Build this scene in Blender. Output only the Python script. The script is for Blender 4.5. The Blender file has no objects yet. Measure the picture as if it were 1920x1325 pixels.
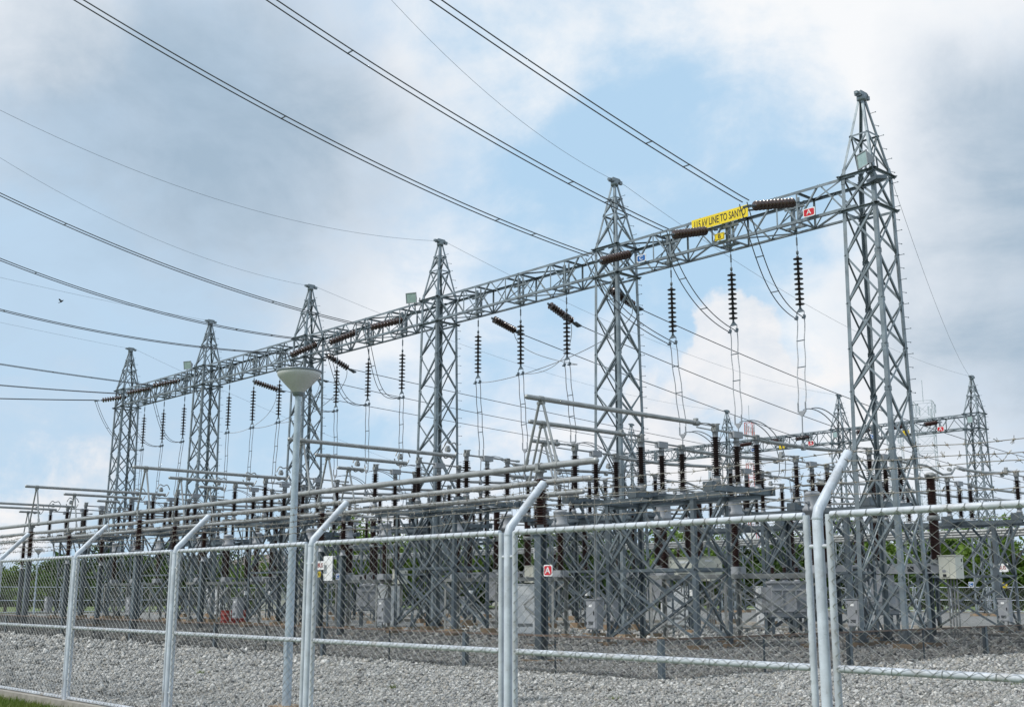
import bpy, math, random
import numpy as np
from mathutils import Vector, Matrix
random.seed(7); rng = np.random.default_rng(7)
R = math.radians
S = bpy.context.scene
col = S.collection

# ------------------------------------------------------------------ camera, world, sun, exposure
cd = bpy.data.cameras.new('camera'); cam = bpy.data.objects.new('camera', cd); col.objects.link(cam)
cam.location = (0, 0, 1.68)
PITCH, AZ = R(11.693), R(42.513)
fwd = Vector((-math.cos(AZ)*math.cos(PITCH), math.sin(AZ)*math.cos(PITCH), math.sin(PITCH)))
cam.rotation_euler = fwd.to_track_quat('-Z', 'Y').to_euler()
cd.sensor_width = 36; cd.lens = 2170.06/1920*36; cd.clip_end = 6000; cd.clip_start = 0.1
S.camera = cam
EYE = Vector((0, 0, 1.68))
RT = Vector((math.sin(AZ), math.cos(AZ), 0)); UPV = RT.cross(fwd)
def ray(px, py):                       # direction seen at a pixel of the 1920x1325 photograph
    return (fwd + RT*((px-960)/2170.06) - UPV*((py-662.5)/2170.06)).normalized()
def at_dist(px, d, z=0):               # ground point along a bearing at a horizontal distance
    r = ray(px, 1111); h = Vector((r.x, r.y, 0)).normalized()
    return Vector((h.x*d, h.y*d, z))

S.view_settings.view_transform = 'Standard'; S.view_settings.look = 'None'
S.view_settings.exposure = 0.05; S.view_settings.gamma = 1
S.cycles.use_denoising = True
S.cycles.max_bounces = 6; S.cycles.transparent_max_bounces = 12
SUN_EL, SUN_AZ = R(52), R(250)         # azimuth measured from +X, anticlockwise
sun_dir = Vector((math.cos(SUN_AZ)*math.cos(SUN_EL), math.sin(SUN_AZ)*math.cos(SUN_EL), math.sin(SUN_EL)))
ld = bpy.data.lights.new('sun', 'SUN'); sun = bpy.data.objects.new('sun', ld); col.objects.link(sun)
ld.energy = 2.9; ld.angle = R(5); ld.color = (1, .96, .9)
sun.rotation_euler = sun_dir.to_track_quat('Z', 'Y').to_euler()

W = bpy.data.worlds.new('World'); S.world = W; W.use_nodes = True
nt = W.node_tree; nt.nodes.clear()
class NG:                               # small helper for node graphs
    def __init__(s, nt): s.nt = nt
    def n(s, t, **k):
        o = s.nt.nodes.new(t)
        for a, b in k.items(): setattr(o, a, b)
        return o
    def l(s, a, b): s.nt.links.new(a, b)
    def val(s, sock, v):
        if hasattr(v, 'is_output'): s.l(v, sock)
        else: sock.default_value = v
    def math(s, op, a, b=0.0, c=None, clamp=False):
        o = s.n('ShaderNodeMath', operation=op, use_clamp=clamp); s.val(o.inputs[0], a); s.val(o.inputs[1], b)
        if c is not None: s.val(o.inputs[2], c)
        return o.outputs[0]
    def vmath(s, op, a, b=(0, 0, 0)):
        o = s.n('ShaderNodeVectorMath', operation=op); s.val(o.inputs[0], a); s.val(o.inputs[1], b)
        return o.outputs['Value'] if op in ('DOT_PRODUCT', 'LENGTH') else o.outputs[0]
    def mix(s, f, a, b):
        o = s.n('ShaderNodeMix', data_type='RGBA'); s.val(o.inputs[0], f); s.val(o.inputs[6], a); s.val(o.inputs[7], b)
        return o.outputs[2]
    def noise(s, v, scale, detail=4, rough=.5, dist=0.0):
        o = s.n('ShaderNodeTexNoise'); s.val(o.inputs['Vector'], v); o.inputs['Scale'].default_value = scale
        o.inputs['Detail'].default_value = detail; o.inputs['Roughness'].default_value = rough; o.inputs['Distortion'].default_value = dist
        return o
    def rng(s, v, a, b, c=0., d=1.):
        o = s.n('ShaderNodeMapRange', interpolation_type='SMOOTHSTEP'); s.val(o.inputs[0], v)
        for i, x in enumerate((a, b, c, d)): o.inputs[1+i].default_value = x
        return o.outputs[0]
g = NG(nt)
SKY_K = 0.1
geo = g.n('ShaderNodeTexCoord'); D = g.vmath('NORMALIZE', geo.outputs['Generated'])
sky = g.n('ShaderNodeTexSky', sky_type='NISHITA'); sky.sun_disc = False
sky.sun_elevation = SUN_EL; sky.sun_rotation = R(90)-SUN_AZ; sky.air_density = 1.0; sky.dust_density = 2.0; sky.ozone_density = 1.0
sep = g.n('ShaderNodeSeparateXYZ'); g.l(D, sep.inputs[0])
# cloud layer projected on a flat deck above the plain
zz = g.math('ADD', g.math('MAXIMUM', sep.outputs[2], 0.0), 0.36)
cmb = g.n('ShaderNodeCombineXYZ'); g.l(g.math('DIVIDE', sep.outputs[0], zz), cmb.inputs[0]); g.l(g.math('DIVIDE', sep.outputs[1], zz), cmb.inputs[1])
P2 = cmb.outputs[0]
warp = g.noise(D, 4.5, 8, .6)
Dw = g.vmath('NORMALIZE', g.vmath('ADD', D, g.vmath('SCALE', g.vmath('SUBTRACT', warp.outputs['Color'], (.5, .5, .5)))))
sc_ = [n for n in nt.nodes if n.type == 'VECT_MATH' and n.operation == 'SCALE'][0]; sc_.inputs['Scale'].default_value = 0.16
def blob(px, py, rad, soft=.6):         # a cloud bank or a gap, by its bearing in the sky
    d = g.vmath('DOT_PRODUCT', Dw, tuple(ray(px, py)))
    return g.rng(d, math.cos(R(rad)), math.cos(R(rad*(1-soft))))
def addup(*bs):
    o = bs[0]
    for b in bs[1:]: o = g.math('ADD', o, b)
    return o
n1 = g.noise(P2, 1.7, 10, .58, .4); n2 = g.noise(P2, 4.6, 10, .60, .5); n3 = g.noise(D, 11, 9, .62, .2); n0 = g.noise(P2, .55, 6, .5)
def W_(px, py, rad, amt): return g.math('MULTIPLY', blob(px, py, rad, 1.0), amt)
def nz(n, a): return g.math('MULTIPLY', g.math('SUBTRACT', n.outputs['Fac'], .5), a)
dark = addup(W_(110, 290, 21, .44), W_(300, 290, 9, .20), W_(560, 310, 9, .20), W_(1930, 490, 13, .85), W_(1880, 30, 9, .38), W_(780, 60, 12, .22), W_(1250, -60, 9, .25), W_(100, 90, 9, .15))
gaps = addup(W_(1270, 330, 10, 1.1), W_(1080, 90, 9, .5), W_(900, 330, 7, .3), W_(40, 540, 5, .45), W_(120, 770, 14, .5), W_(470, 840, 12, .28), W_(1430, 520, 8, .45), W_(700, 640, 10, .1))
puffs = addup(W_(1345, 675, 3.4, .75), W_(1385, 650, 1.8, .5), W_(1290, 690, 2.2, .45), W_(1300, 810, 6, .45), W_(900, 850, 4.5, .42), W_(60, 950, 4.5, .45), W_(1500, 790, 5, .5), W_(230, 945, 4, .35), W_(1180, 870, 5, .4))
white = addup(W_(1520, 130, 17, 1.0), W_(1180, 230, 9, .45), W_(900, 100, 6, .45), W_(640, 430, 10, .2), W_(20, 20, 6, .7), W_(1720, 640, 9, .5))
k = 1/SKY_K
fine = addup(nz(n2, 1.1), nz(n3, .55))
cov = addup(g.math('ADD', .66, nz(n1, 1.1)), fine, nz(n3, .4), g.math('MULTIPLY', gaps, -.62), g.math('MULTIPLY', white, .35))
cov = g.rng(cov, .12, .92)
pale = g.mix(.85, sky.outputs[0], (.50*k, .72*k, .93*k, 1))      # thin veil over the blue
veil = g.mix(g.rng(addup(g.math('ADD', .28, nz(n1, .9)), fine, nz(n0, .6), white), .02, .95), (.66*k, .765*k, .895*k, 1), (.91*k, .925*k, .945*k, 1))
sk = g.mix(cov, pale, veil)
lump = addup(nz(n1, 1.1), nz(n2, .9), nz(n3, .25))             # billows inside the grey banks
dk = addup(dark, g.math('MULTIPLY', g.math('MINIMUM', dark, .45), g.math('MULTIPLY', lump, 1.5)), g.math('MULTIPLY', white, -.25))
dcol = g.mix(g.rng(addup(g.math('ADD', dk, .0), g.math('MULTIPLY', lump, .25)), .15, .95), (.58*k, .67*k, .785*k, 1), (.33*k, .45*k, .575*k, 1))
sk = g.mix(g.math('MULTIPLY', g.math('MULTIPLY', dk, 1.15, clamp=True), .92), sk, dcol)
pm = g.rng(addup(puffs, nz(n3, 1.3), nz(n2, .9)), .30, .78)
sk = g.mix(g.math('MULTIPLY', pm, .8), sk, g.mix(g.rng(addup(nz(n3, 2.5), nz(n2, 1.5)), -.5, .5), (.74*k, .77*k, .82*k, 1), (.94*k, .915*k, .905*k, 1)))
bg = g.n('ShaderNodeBackground'); g.l(sk, bg.inputs[0]); bg.inputs[1].default_value = SKY_K
wo = g.n('ShaderNodeOutputWorld'); g.l(bg.outputs[0], wo.inputs[0])

# ------------------------------------------------------------------ materials
def mat(name, c, rough=.5, metal=0., var=.15, scale=6., bump=0., stain=None, stain_amt=.5, coat=0., fine=None, spec=.5):
    m = bpy.data.materials.new(name); m.use_nodes = True; t = m.node_tree; q = NG(t)
    b = t.nodes['Principled BSDF']
    tc = q.n('ShaderNodeTexCoord'); vec = tc.outputs['Object']
    n = q.noise(vec, scale, 5, .6)
    f = q.rng(n.outputs['Fac'], .3, .7)
    lo = tuple(x*(1-var) for x in c)+(1,); hi = tuple(min(1, x*(1+var)) for x in c)+(1,)
    cc = q.mix(f, lo, hi)
    if fine:
        n4 = q.noise(vec, fine, 3, .7); cc = q.mix(q.rng(n4.outputs['Fac'], .55, .72, 0, .5), cc, tuple(x*.62 for x in c)+(1,))
    if stain:
        n2 = q.noise(vec, scale*.55, 6, .7, .4)
        cc = q.mix(q.rng(n2.outputs['Fac'], .52, .75, 0, stain_amt), cc, tuple(stain)+(1,))
    q.l(cc, b.inputs['Base Color'])
    n3 = q.noise(vec, scale*2.3, 3, .6)
    q.l(q.rng(n3.outputs['Fac'], .2, .8, max(.03, rough-.12), min(1, rough+.12)), b.inputs['Roughness'])
    b.inputs['Metallic'].default_value = metal; b.inputs['Specular IOR Level'].default_value = spec
    b.inputs['Coat Weight'].default_value = coat; b.inputs['Coat Roughness'].default_value = .12
    if bump:
        bp = q.n('ShaderNodeBump'); bp.inputs['Strength'].default_value = bump; bp.inputs['Distance'].default_value = .02
        q.l(n3.outputs['Fac'], bp.inputs['Height']); q.l(bp.outputs[0], b.inputs['Normal'])
    return m
M = dict(
 galv=mat('galvanised_steel', (.215, .252, .272), .40, .5, .22, 2.2, stain=(.22, .21, .19), stain_amt=.45),
 galv_frame=mat('galvanised_frame_steel', (.125, .152, .172), .42, .45, .2, 1.8, stain=(.2, .19, .17), stain_amt=.4),
 galv_dull=mat('weathered_galvanised_steel', (.235, .245, .24), .6, .2, .25, 2.5, stain=(.25, .21, .16), stain_amt=.5),
 alu=mat('aluminium_tube', (.33, .34, .335), .42, .4, .16, 3, stain=(.3, .29, .27), stain_amt=.5, fine=30),
 wire=mat('stranded_conductor', (.10, .105, .11), .5, .5, .2, 8),
 wire_light=mat('bright_conductor', (.30, .31, .32), .5, .5, .2, 8),
 thin=mat('earth_wire_steel', (.26, .29, .33), .5, .4, .1, 8),
 porc=mat('brown_porcelain', (.022, .011, .010), .35, 0, .3, 5, coat=.15, spec=.35),
 strain=mat('brown_disc_glaze', (.058, .034, .027), .2, 0, .3, 6, coat=.5),
 porc2=mat('red_brown_porcelain', (.036, .0145, .012), .35, 0, .25, 5, coat=.15, spec=.35),
 disc=mat('dark_disc_glaze', (.024, .02, .019), .35, 0, .3, 6, coat=.15),
 paint=mat('silver_fence_paint', (.50, .545, .605), .58, .12, .18, 4, stain=(.30, .29, .28), stain_amt=.7, bump=.12, fine=26),
 paint_warm=mat('silver_fence_paint_worn', (.49, .525, .575), .58, .12, .18, 3.5, stain=(.30, .27, .235), stain_amt=.85, bump=.14, fine=40),
 chain=mat('chain_link_wire', (.27, .28, .27), .5, .2, .35, 2, stain=(.10, .08, .06), stain_amt=.85),
 barb=mat('barbed_wire_steel', (.26, .245, .22), .6, .4, .3, 10, stain=(.17, .10, .06), stain_amt=.5),
 net=mat('dark_netting', (.030, .031, .033), .7, .1, .2, 10),
 rail=mat('rusty_rail', (.14, .105, .085), .7, .2, .3, 3, stain=(.19, .12, .075), stain_amt=.6),
 conc=mat('stained_concrete', (.27, .195, .125), .85, 0, .25, 3, bump=.4, stain=(.20, .13, .08), stain_amt=.6),
 kerb=mat('grey_kerb_concrete', (.30, .28, .245), .85, 0, .25, 3, bump=.3, stain=(.15, .125, .09), stain_amt=.6),
 cab=mat('grey_cabinet_paint', (.30, .315, .335), .45, 0, .1, 2, stain=(.36, .36, .36), stain_amt=.3),
 white=mat('white_paint', (.80, .81, .80), .4, 0, .05, 3),
 cream=mat('cream_cabinet_paint', (.64, .64, .55), .45, 0, .06, 2, stain=(.5, .48, .4), stain_amt=.3),
 dark=mat('dark_metal', (.045, .048, .05), .5, .3, .2, 6),
 black=mat('black_lettering', (.02, .02, .02), .5, 0, .1, 5),
 yellow=mat('yellow_sign_paint', (.82, .62, .02), .4, 0, .05, 3),
 red=mat('red_sign_paint', (.56, .02, .035), .4, 0, .06, 3),
 blue=mat('blue_sign_paint', (.016, .12, .38), .4, 0, .06, 3),
 bowl=mat('lamp_bowl_plastic', (.55, .555, .555), .35, 0, .07, 3, stain=(.40, .41, .38), stain_amt=.5),
 bowlrim=mat('lamp_rim', (.19, .22, .25), .4, .3, .1, 5),
 pole=mat('galvanised_lamp_pole', (.42, .49, .55), .45, .3, .12, 7, stain=(.33, .36, .36), stain_amt=.5, fine=50),
 redpaint=mat('red_drum_paint', (.30, .045, .035), .55, 0, .2, 3),
 roof=mat('grey_brown_roof', (.16, .135, .125), .8, 0, .2, 2),
 wall=mat('pale_house_wall', (.62, .60, .56), .8, 0, .1, 1),
 mast=mat('haze_toned_mast_steel', (.50, .55, .60), .5, .2, .1, 1),  # paleness in the colour stands in for distance haze on the masts
 mastred=mat('red_mast_paint', (.55, .09, .06), .5, 0, .1, 1),
 bark=mat('bark', (.10, .075, .055), .9, 0, .3, 5, bump=.5),
 feather=mat('dark_feathers', (.03, .03, .032), .7, 0, .2, 9),
)
def glass_mat():
    m = bpy.data.materials.new('floodlight_glass'); m.use_nodes = True; b = m.node_tree.nodes['Principled BSDF']
    q = NG(m.node_tree); tc = q.n('ShaderNodeTexCoord'); n = q.noise(tc.outputs['Object'], 5, 3)
    q.l(q.mix(n.outputs['Fac'], (.25, .36, .35, 1), (.50, .62, .60, 1)), b.inputs['Base Color']); b.inputs['Roughness'].default_value = .12; b.inputs['Metallic'].default_value = .2
    return m
M['glass'] = glass_mat()
def leaf_mat(name, c1, c2, c3):
    m = bpy.data.materials.new(name); m.use_nodes = True; t = m.node_tree; q = NG(t); b = t.nodes['Principled BSDF']
    tc = q.n('ShaderNodeTexCoord'); n = q.noise(tc.outputs['Object'], .9, 4, .6); n2 = q.noise(tc.outputs['Object'], 6, 2, .6)
    cc = q.mix(q.rng(n.outputs['Fac'], .35, .65), c1+(1,), c2+(1,)); cc = q.mix(q.rng(n2.outputs['Fac'], .5, .8), cc, c3+(1,))
    q.l(cc, b.inputs['Base Color']); b.inputs['Roughness'].default_value = .6; b.inputs['Specular IOR Level'].default_value = .25
    tr = q.n('ShaderNodeBsdfTranslucent'); q.l(cc, tr.inputs[0]); mx = q.n('ShaderNodeMixShader'); mx.inputs[0].default_value = .25
    q.l(b.outputs[0], mx.inputs[1]); q.l(tr.outputs[0], mx.inputs[2]); q.l(mx.outputs[0], t.nodes['Material Output'].inputs[0])
    return m
M['leaf'] = leaf_mat('bright_leaves', (.085, .155, .02), (.14, .225, .035), (.18, .27, .05))
M['leaf2'] = leaf_mat('deep_leaves', (.036, .078, .017), (.065, .118, .026), (.10, .155, .038))
M['grassblade'] = leaf_mat('grass_blades', (.09, .15, .02), (.16, .20, .035), (.22, .22, .07))
def ground_mat(name, kind):
    m = bpy.data.materials.new(name); m.use_nodes = True; t = m.node_tree; q = NG(t); b = t.nodes['Principled BSDF']
    tc = q.n('ShaderNodeTexCoord'); v = tc.outputs['Object']
    if kind == 'gravel':
        vo = q.n('ShaderNodeTexVoronoi'); q.l(v, vo.inputs['Vector']); vo.inputs['Scale'].default_value = 14
        r = q.n('ShaderNodeValToRGB'); q.l(vo.outputs['Color'], r.inputs[0]); el = r.color_ramp.elements
        el[0].color = (.11, .112, .112, 1); el[1].color = (.40, .40, .385, 1)
        big = q.noise(v, .25, 5, .6)
        cc = q.mix(q.rng(big.outputs['Fac'], .5, .75, 0, .35), r.outputs[0], (.20, .185, .16, 1))
        edge = q.rng(vo.outputs['Distance'], .25, .6); cc = q.mix(q.math('MULTIPLY', edge, .55), cc, (.07, .07, .066, 1))
        q.l(cc, b.inputs['Base Color']); b.inputs['Roughness'].default_value = .9
        bp = q.n('ShaderNodeBump'); bp.inputs['Strength'].default_value = .8; bp.inputs['Distance'].default_value = .05; bp.invert = True
        q.l(vo.outputs['Distance'], bp.inputs['Height']); q.l(bp.outputs[0], b.inputs['Normal'])
    elif kind == 'stone':
        # every stone keeps its own tone: random per island
        gi = q.n('ShaderNodeNewGeometry'); r = q.n('ShaderNodeValToRGB'); q.l(gi.outputs['Random Per Island'], r.inputs[0]); el = r.color_ramp.elements
        el[0].color = (.10, .103, .103, 1); el[1].color = (.70, .69, .655, 1)
        for p, c in ((.22, (.245, .25, .248, 1)), (.5, (.38, .385, .378, 1)), (.7, (.33, .305, .26, 1)), (.86, (.50, .50, .48, 1))):
            x = el.new(p); x.color = c
        n = q.noise(v, 30, 3); c1 = q.mix(q.math('MULTIPLY', n.outputs['Fac'], .4), r.outputs[0], (.2, .19, .17, 1)); n5 = q.noise(v, .45, 6, .65); c1 = q.mix(q.rng(n5.outputs['Fac'], .5, .75, 0, .42), c1, (.19, .175, .15, 1)); q.l(c1, b.inputs['Base Color']); b.inputs['Roughness'].default_value = .9
    else:
        n = q.noise(v, .08, 5, .6); n2 = q.noise(v, 2.5, 4, .65)
        cc = q.mix(q.rng(n.outputs['Fac'], .4, .65), (.075, .12, .022, 1), (.14, .18, .04, 1)); cc = q.mix(q.rng(n2.outputs['Fac'], .5, .8, 0, .6), cc, (.17, .17, .06, 1))
        q.l(cc, b.inputs['Base Color']); b.inputs['Roughness'].default_value = .9
    return m
M['gravel'] = ground_mat('gravel_bed', 'gravel'); M['stone'] = ground_mat('crushed_stone', 'stone'); M['grass'] = ground_mat('grass_ground', 'grass')

# ------------------------------------------------------------------ mesh helpers
def perp(d):
    d = Vector(d).normalized(); a = Vector((0, 0, 1)) if abs(d.z) < .9 else Vector((1, 0, 0))
    u = d.cross(a).normalized(); return u, d.cross(u).normalized()
class MB:
    def __init__(s): s.v = []; s.f = []; s.m = []; s.sm = []
    def add(s, vs, fs, mi=0, smooth=False):
        o = len(s.v); s.v += [tuple(x) for x in vs]
        for f in fs: s.f.append(tuple(i+o for i in f)); s.m.append(mi); s.sm.append(smooth)
        return s
    def box(s, c, d, mi=0, rz=0., mtx=None):
        x, y, z = (q/2 for q in d); vs = [Vector((a*x, b*y, e*z)) for a in (-1, 1) for b in (-1, 1) for e in (-1, 1)]
        rm = Matrix.Rotation(rz, 3, 'Z') if mtx is None else mtx
        vs = [rm @ p + Vector(c) for p in vs]
        return s.add(vs, [(0, 1, 3, 2), (4, 6, 7, 5), (0, 4, 5, 1), (2, 3, 7, 6), (0, 2, 6, 4), (1, 5, 7, 3)], mi)
    def bar(s, a, b, w, h, up=None, mi=0):     # rectangular bar between two points
        a = Vector(a); b = Vector(b); d = (b-a).normalized()
        if up is None: u, v = perp(d)
        else:
            v = Vector(up) - d*Vector(up).dot(d); v.normalize(); u = d.cross(v)
        vs = [p + u*(w/2*i) + v*(h/2*j) for p in (a, b) for i, j in ((-1, -1), (1, -1), (1, 1), (-1, 1))]
        return s.add(vs, [(0, 1, 2, 3), (7, 6, 5, 4), (0, 4, 5, 1), (1, 5, 6, 2), (2, 6, 7, 3), (3, 7, 4, 0)], mi)
    def ang(s, a, b, w, t, A, B, mi=0):        # L-section from a to b, flanges along A and B from the heel
        a = Vector(a); b = Vector(b); d = (b-a).normalized()
        A = Vector(A); A = (A-d*A.dot(d)).normalized(); B = Vector(B); B = (B-d*B.dot(d)-A*B.dot(A)).normalized()
        pr = [(0, 0), (w, 0), (w, t), (t, t), (t, w), (0, w)]
        vs = [p + A*x + B*y for p in (a, b) for x, y in pr]
        fs = [(0, 1, 2, 3), (0, 3, 4, 5), (9, 8, 7, 6), (11, 10, 9, 6)] + [(i, (i+1) % 6 + 0 + 6 if 0 else i+6, (i+1) % 6+6, (i+1) % 6) for i in range(6)]
        return s.add(vs, fs, mi)
    def tube(s, pts, r, n=8, mi=0, caps=True, r1=None):
        pts = [Vector(p) for p in pts]; m = len(pts); vs = []; u = None
        for i, p in enumerate(pts):
            d = (pts[min(i+1, m-1)]-pts[max(i-1, 0)]).normalized()
            if u is None: u, v = perp(d)
            else:
                u = (u-d*u.dot(d)).normalized(); v = d.cross(u)
            rr = r if r1 is None else r+(r1-r)*i/(m-1)
            vs += [p+u*(rr*math.cos(2*math.pi*k/n))+v*(rr*math.sin(2*math.pi*k/n)) for k in range(n)]
        fs = [(i*n+k, i*n+(k+1) % n, (i+1)*n+(k+1) % n, (i+1)*n+k) for i in range(m-1) for k in range(n)]
        s.add(vs, fs, mi, n > 5)
        if caps:
            s.add(vs[:n], [tuple(range(n-1, -1, -1))], mi); s.add(vs[-n:], [tuple(range(n))], mi)
        return s
    def lathe(s, prof, o=(0, 0, 0), ax=(0, 0, 1), n=14, mi=0, smooth=True, caps=True):
        ax = Vector(ax).normalized(); u, v = perp(ax); o = Vector(o); vs = []
        for r, z in prof:
            vs += [o+ax*z+u*(r*math.cos(2*math.pi*k/n))+v*(r*math.sin(2*math.pi*k/n)) for k in range(n)]
        m = len(prof); fs = [(i*n+k, i*n+(k+1) % n, (i+1)*n+(k+1) % n, (i+1)*n+k) for i in range(m-1) for k in range(n)]
        s.add(vs, fs, mi, smooth)
        if caps:
            s.add(vs[:n], [tuple(range(n-1, -1, -1))], mi); s.add(vs[-n:], [tuple(range(n))], mi)
        return s
    def mesh(s, name, mats):
        me = bpy.data.meshes.new(name); me.from_pydata(s.v, [], s.f)
        for x in (mats if isinstance(mats, (list, tuple)) else [mats]): me.materials.append(x)
        me.polygons.foreach_set('material_index', s.m); me.polygons.foreach_set('use_smooth', s.sm); me.update()
        return me
    def build(s, name, mats, parent=None):
        return link(name, s.mesh(name, mats), parent)
def link(name, me, parent=None):
    o = bpy.data.objects.new(name, me); col.objects.link(o)
    if parent: o.parent = parent
    return o
def tag(o, label=None, cat=None, group=None, kind=None):
    if label: o['label'] = label
    if cat: o['category'] = cat
    if group: o['group'] = group
    if kind: o['kind'] = kind
    return o
def empty(name, loc=(0, 0, 0), rz=0., label=None, cat=None, group=None):
    o = bpy.data.objects.new(name, None); col.objects.link(o); o.location = loc; o.rotation_euler = (0, 0, rz); o.empty_display_size = .2
    return tag(o, label, cat, group)
KIDS = {}
def copy_tree(o, parent=None):
    c = o.copy(); col.objects.link(c)
    if parent: c.parent = parent
    for ch in [x for x in o.children]: copy_tree(ch, c)
    return c
def place(proto, first, loc, label, group=None, rz=None):
    o = proto if first else copy_tree(proto)
    o.location = loc; o['label'] = label
    if group: o['group'] = group
    if rz is not None: o.rotation_euler = (0, 0, rz)
    return o
_fc = {}
def lettering(txt, size, parent, loc, m, sx=1., name='lettering', rot=(math.pi/2, 0, 0), depth=.004):
    cu = bpy.data.curves.new('t', 'FONT'); cu.body = txt; cu.size = size; cu.align_x = 'CENTER'; cu.align_y = 'CENTER'; cu.extrude = depth; cu.offset = size*.008
    to = bpy.data.objects.new('t', cu); col.objects.link(to)
    dg = bpy.context.evaluated_depsgraph_get(); me = bpy.data.meshes.new_from_object(to.evaluated_get(dg)); bpy.data.objects.remove(to)
    me.materials.clear(); me.materials.append(m)
    o = link(name, me, parent); o.location = loc; o.rotation_euler = rot; o.scale = (sx, 1, 1); return o
def rounded(w, h, r, n=5):
    pts = []
    for cx, cz, a0 in ((w/2-r, h/2-r, 0), (-w/2+r, h/2-r, 90), (-w/2+r, -h/2+r, 180), (w/2-r, -h/2+r, 270)):
        for i in range(n+1):
            a = R(a0+90*i/n); pts.append((cx+r*math.cos(a), cz+r*math.sin(a)))
    return pts
def plate(mb, w, h, t, y=0., r=.03, mi=0):      # rounded plate facing -y
    p = rounded(w, h, r); n = len(p)
    vs = [(x, y, z) for x, z in p]+[(x, y+t, z) for x, z in p]
    mb.add(vs, [tuple(range(n)), tuple(range(2*n-1, n-1, -1))]+[(i, i+n, (i+1) % n+n, (i+1) % n) for i in range(n)], mi)
BAYS = ['nearest bay', 'second nearest bay', 'middle bay', 'second farthest bay', 'farthest bay']
PH = ['right-hand', 'middle', 'left-hand']
# main dimensions, from the photograph
XT, YT, DX = -19.243, 33.897, 11.446            # gantry: first tower, line, tower spacing
ZB0, ZB1, ZR, ZC, ZTOP = 14.251, 15.454, 16.914, 18.218, 18.568
KX, KD = -21.15, 11.446                         # bay equipment
FY = 7.76                                       # fence line

# ------------------------------------------------------------------ setting: terrain, yard, kerb, gravel
def sheet(name, xs, ys, z, m, kind='structure', amp=0):
    mb = MB(); vs = [(x, y, z + (amp*(math.sin(x*.13)*math.cos(y*.11))) ) for y in ys for x in xs]; n = len(xs)
    mb.add(vs, [(j*n+i, j*n+i+1, (j+1)*n+i+1, (j+1)*n+i) for j in range(len(ys)-1) for i in range(n-1)])
    o = mb.build(name, m); o['kind'] = kind; return o
sheet('ground', [-3000, -400, -110, 40, 400, 3000], [-3000, -400, 7.6, 110, 400, 3000], -.27, M['grass'])
YX0, YX1, YY0, YY1 = -101, 14, 7.9, 101
sheet('gravel_yard', [YX0, -60, -25, YX1], [YY0, 35, 70, YY1], 0.0, M['gravel'])
mb = MB(); mb.box(((YX0+YX1)/2, 7.76, -.14), (YX1-YX0, .28, .31)); o = mb.build('kerb', M['kerb']); o['kind'] = 'structure'
mb = MB()
for a, b, w in (((YX0-.1, 7.9), (YX0-.1, YY1), .2), ((YX0, YY1+.1), (YX1, YY1+.1), .2)):
    mb.box(((a[0]+b[0])/2, (a[1]+b[1])/2, -.1), (max(w, abs(b[0]-a[0])), max(w, abs(b[1]-a[1])), .34))
o = mb.build('yard_edge_kerb', M['kerb']); o['kind'] = 'structure'
for yy in (44.4, 53.0):                  # low concrete cable trenches
    mb = MB(); mb.box((-48, yy, .07), (88, .35, .16)); mb.box((-48, yy+1.1, .07), (88, .35, .16)); mb.box((-48, yy+.55, .05), (88, .72, .08)); o = mb.build('cable_trench', M['kerb']); o['kind'] = 'structure'
def stones(name, rings, seed):
    # irregular crushed stones lying on the gravel bed, denser where the camera is close
    r = np.random.default_rng(seed); V = []; F = []; off = 0
    ico = np.array([(1, 0, 0), (-1, 0, 0), (0, 1, 0), (0, -1, 0), (0, 0, 1), (0, 0, -1)], float); NV = 6
    fi = np.array([(0, 2, 4), (2, 1, 4), (1, 3, 4), (3, 0, 4), (2, 0, 5), (1, 2, 5), (3, 1, 5), (0, 3, 5)])
    f0 = math.atan2(fwd.y, fwd.x)
    for d0, d1, dens, size in rings:
        half = R(27); n = int(half*(d1*d1-d0*d0)*dens)
        d = np.sqrt(r.uniform(d0*d0, d1*d1, n)); a = f0+r.uniform(-half, half, n)
        x = d*np.cos(a); y = d*np.sin(a); ok = (y > 7.98) & (y < 60) & (x > -85); x = x[ok]; y = y[ok]; n = len(x)
        sz = size*r.lognormal(0, .32, n)
        sc = sz[:, None]*r.uniform(.55, 1.25, (n, 3)); sc[:, 2] *= .75
        P = (ico[None]*r.uniform(.65, 1.25, (n, NV, 1))+r.normal(0, .22, (n, NV, 3)))*sc[:, None]
        rz = r.uniform(0, 6.283, n); tx = r.normal(0, .5, n)
        c, s_ = np.cos(tx)[:, None], np.sin(tx)[:, None]; yy = P[..., 1]*c-P[..., 2]*s_; zz_ = P[..., 1]*s_+P[..., 2]*c
        c, s_ = np.cos(rz)[:, None], np.sin(rz)[:, None]; X = P[..., 0]*c-yy*s_; Y = P[..., 0]*s_+yy*c
        hump = .012*np.sin(x*2.1+y*.7)+.012*np.sin(y*2.9-x*1.3)+.01*np.sin(x*5.3)*np.sin(y*4.7)
        V.append(np.stack([X+x[:, None], Y+y[:, None], zz_+(hump+sz*.25+r.uniform(0, .6, n)*sz)[:, None]], -1).reshape(-1, 3))
        F.append((fi[None]+(np.arange(n)*NV)[:, None, None]+off).reshape(-1, 3)); off += n*NV
    V = np.concatenate(V).astype(np.float32); F = np.concatenate(F).astype(np.int32)
    me = bpy.data.meshes.new(name); me.vertices.add(len(V)); me.vertices.foreach_set('co', V.ravel())
    me.loops.add(F.size); me.loops.foreach_set('vertex_index', F.ravel()); me.polygons.add(len(F))
    me.polygons.foreach_set('loop_start', np.arange(0, F.size, 3, dtype=np.int32)); me.polygons.foreach_set('loop_total', np.full(len(F), 3, np.int32))
    me.update(calc_edges=True); me.materials.append(M['stone']); return link(name, me)
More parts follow.
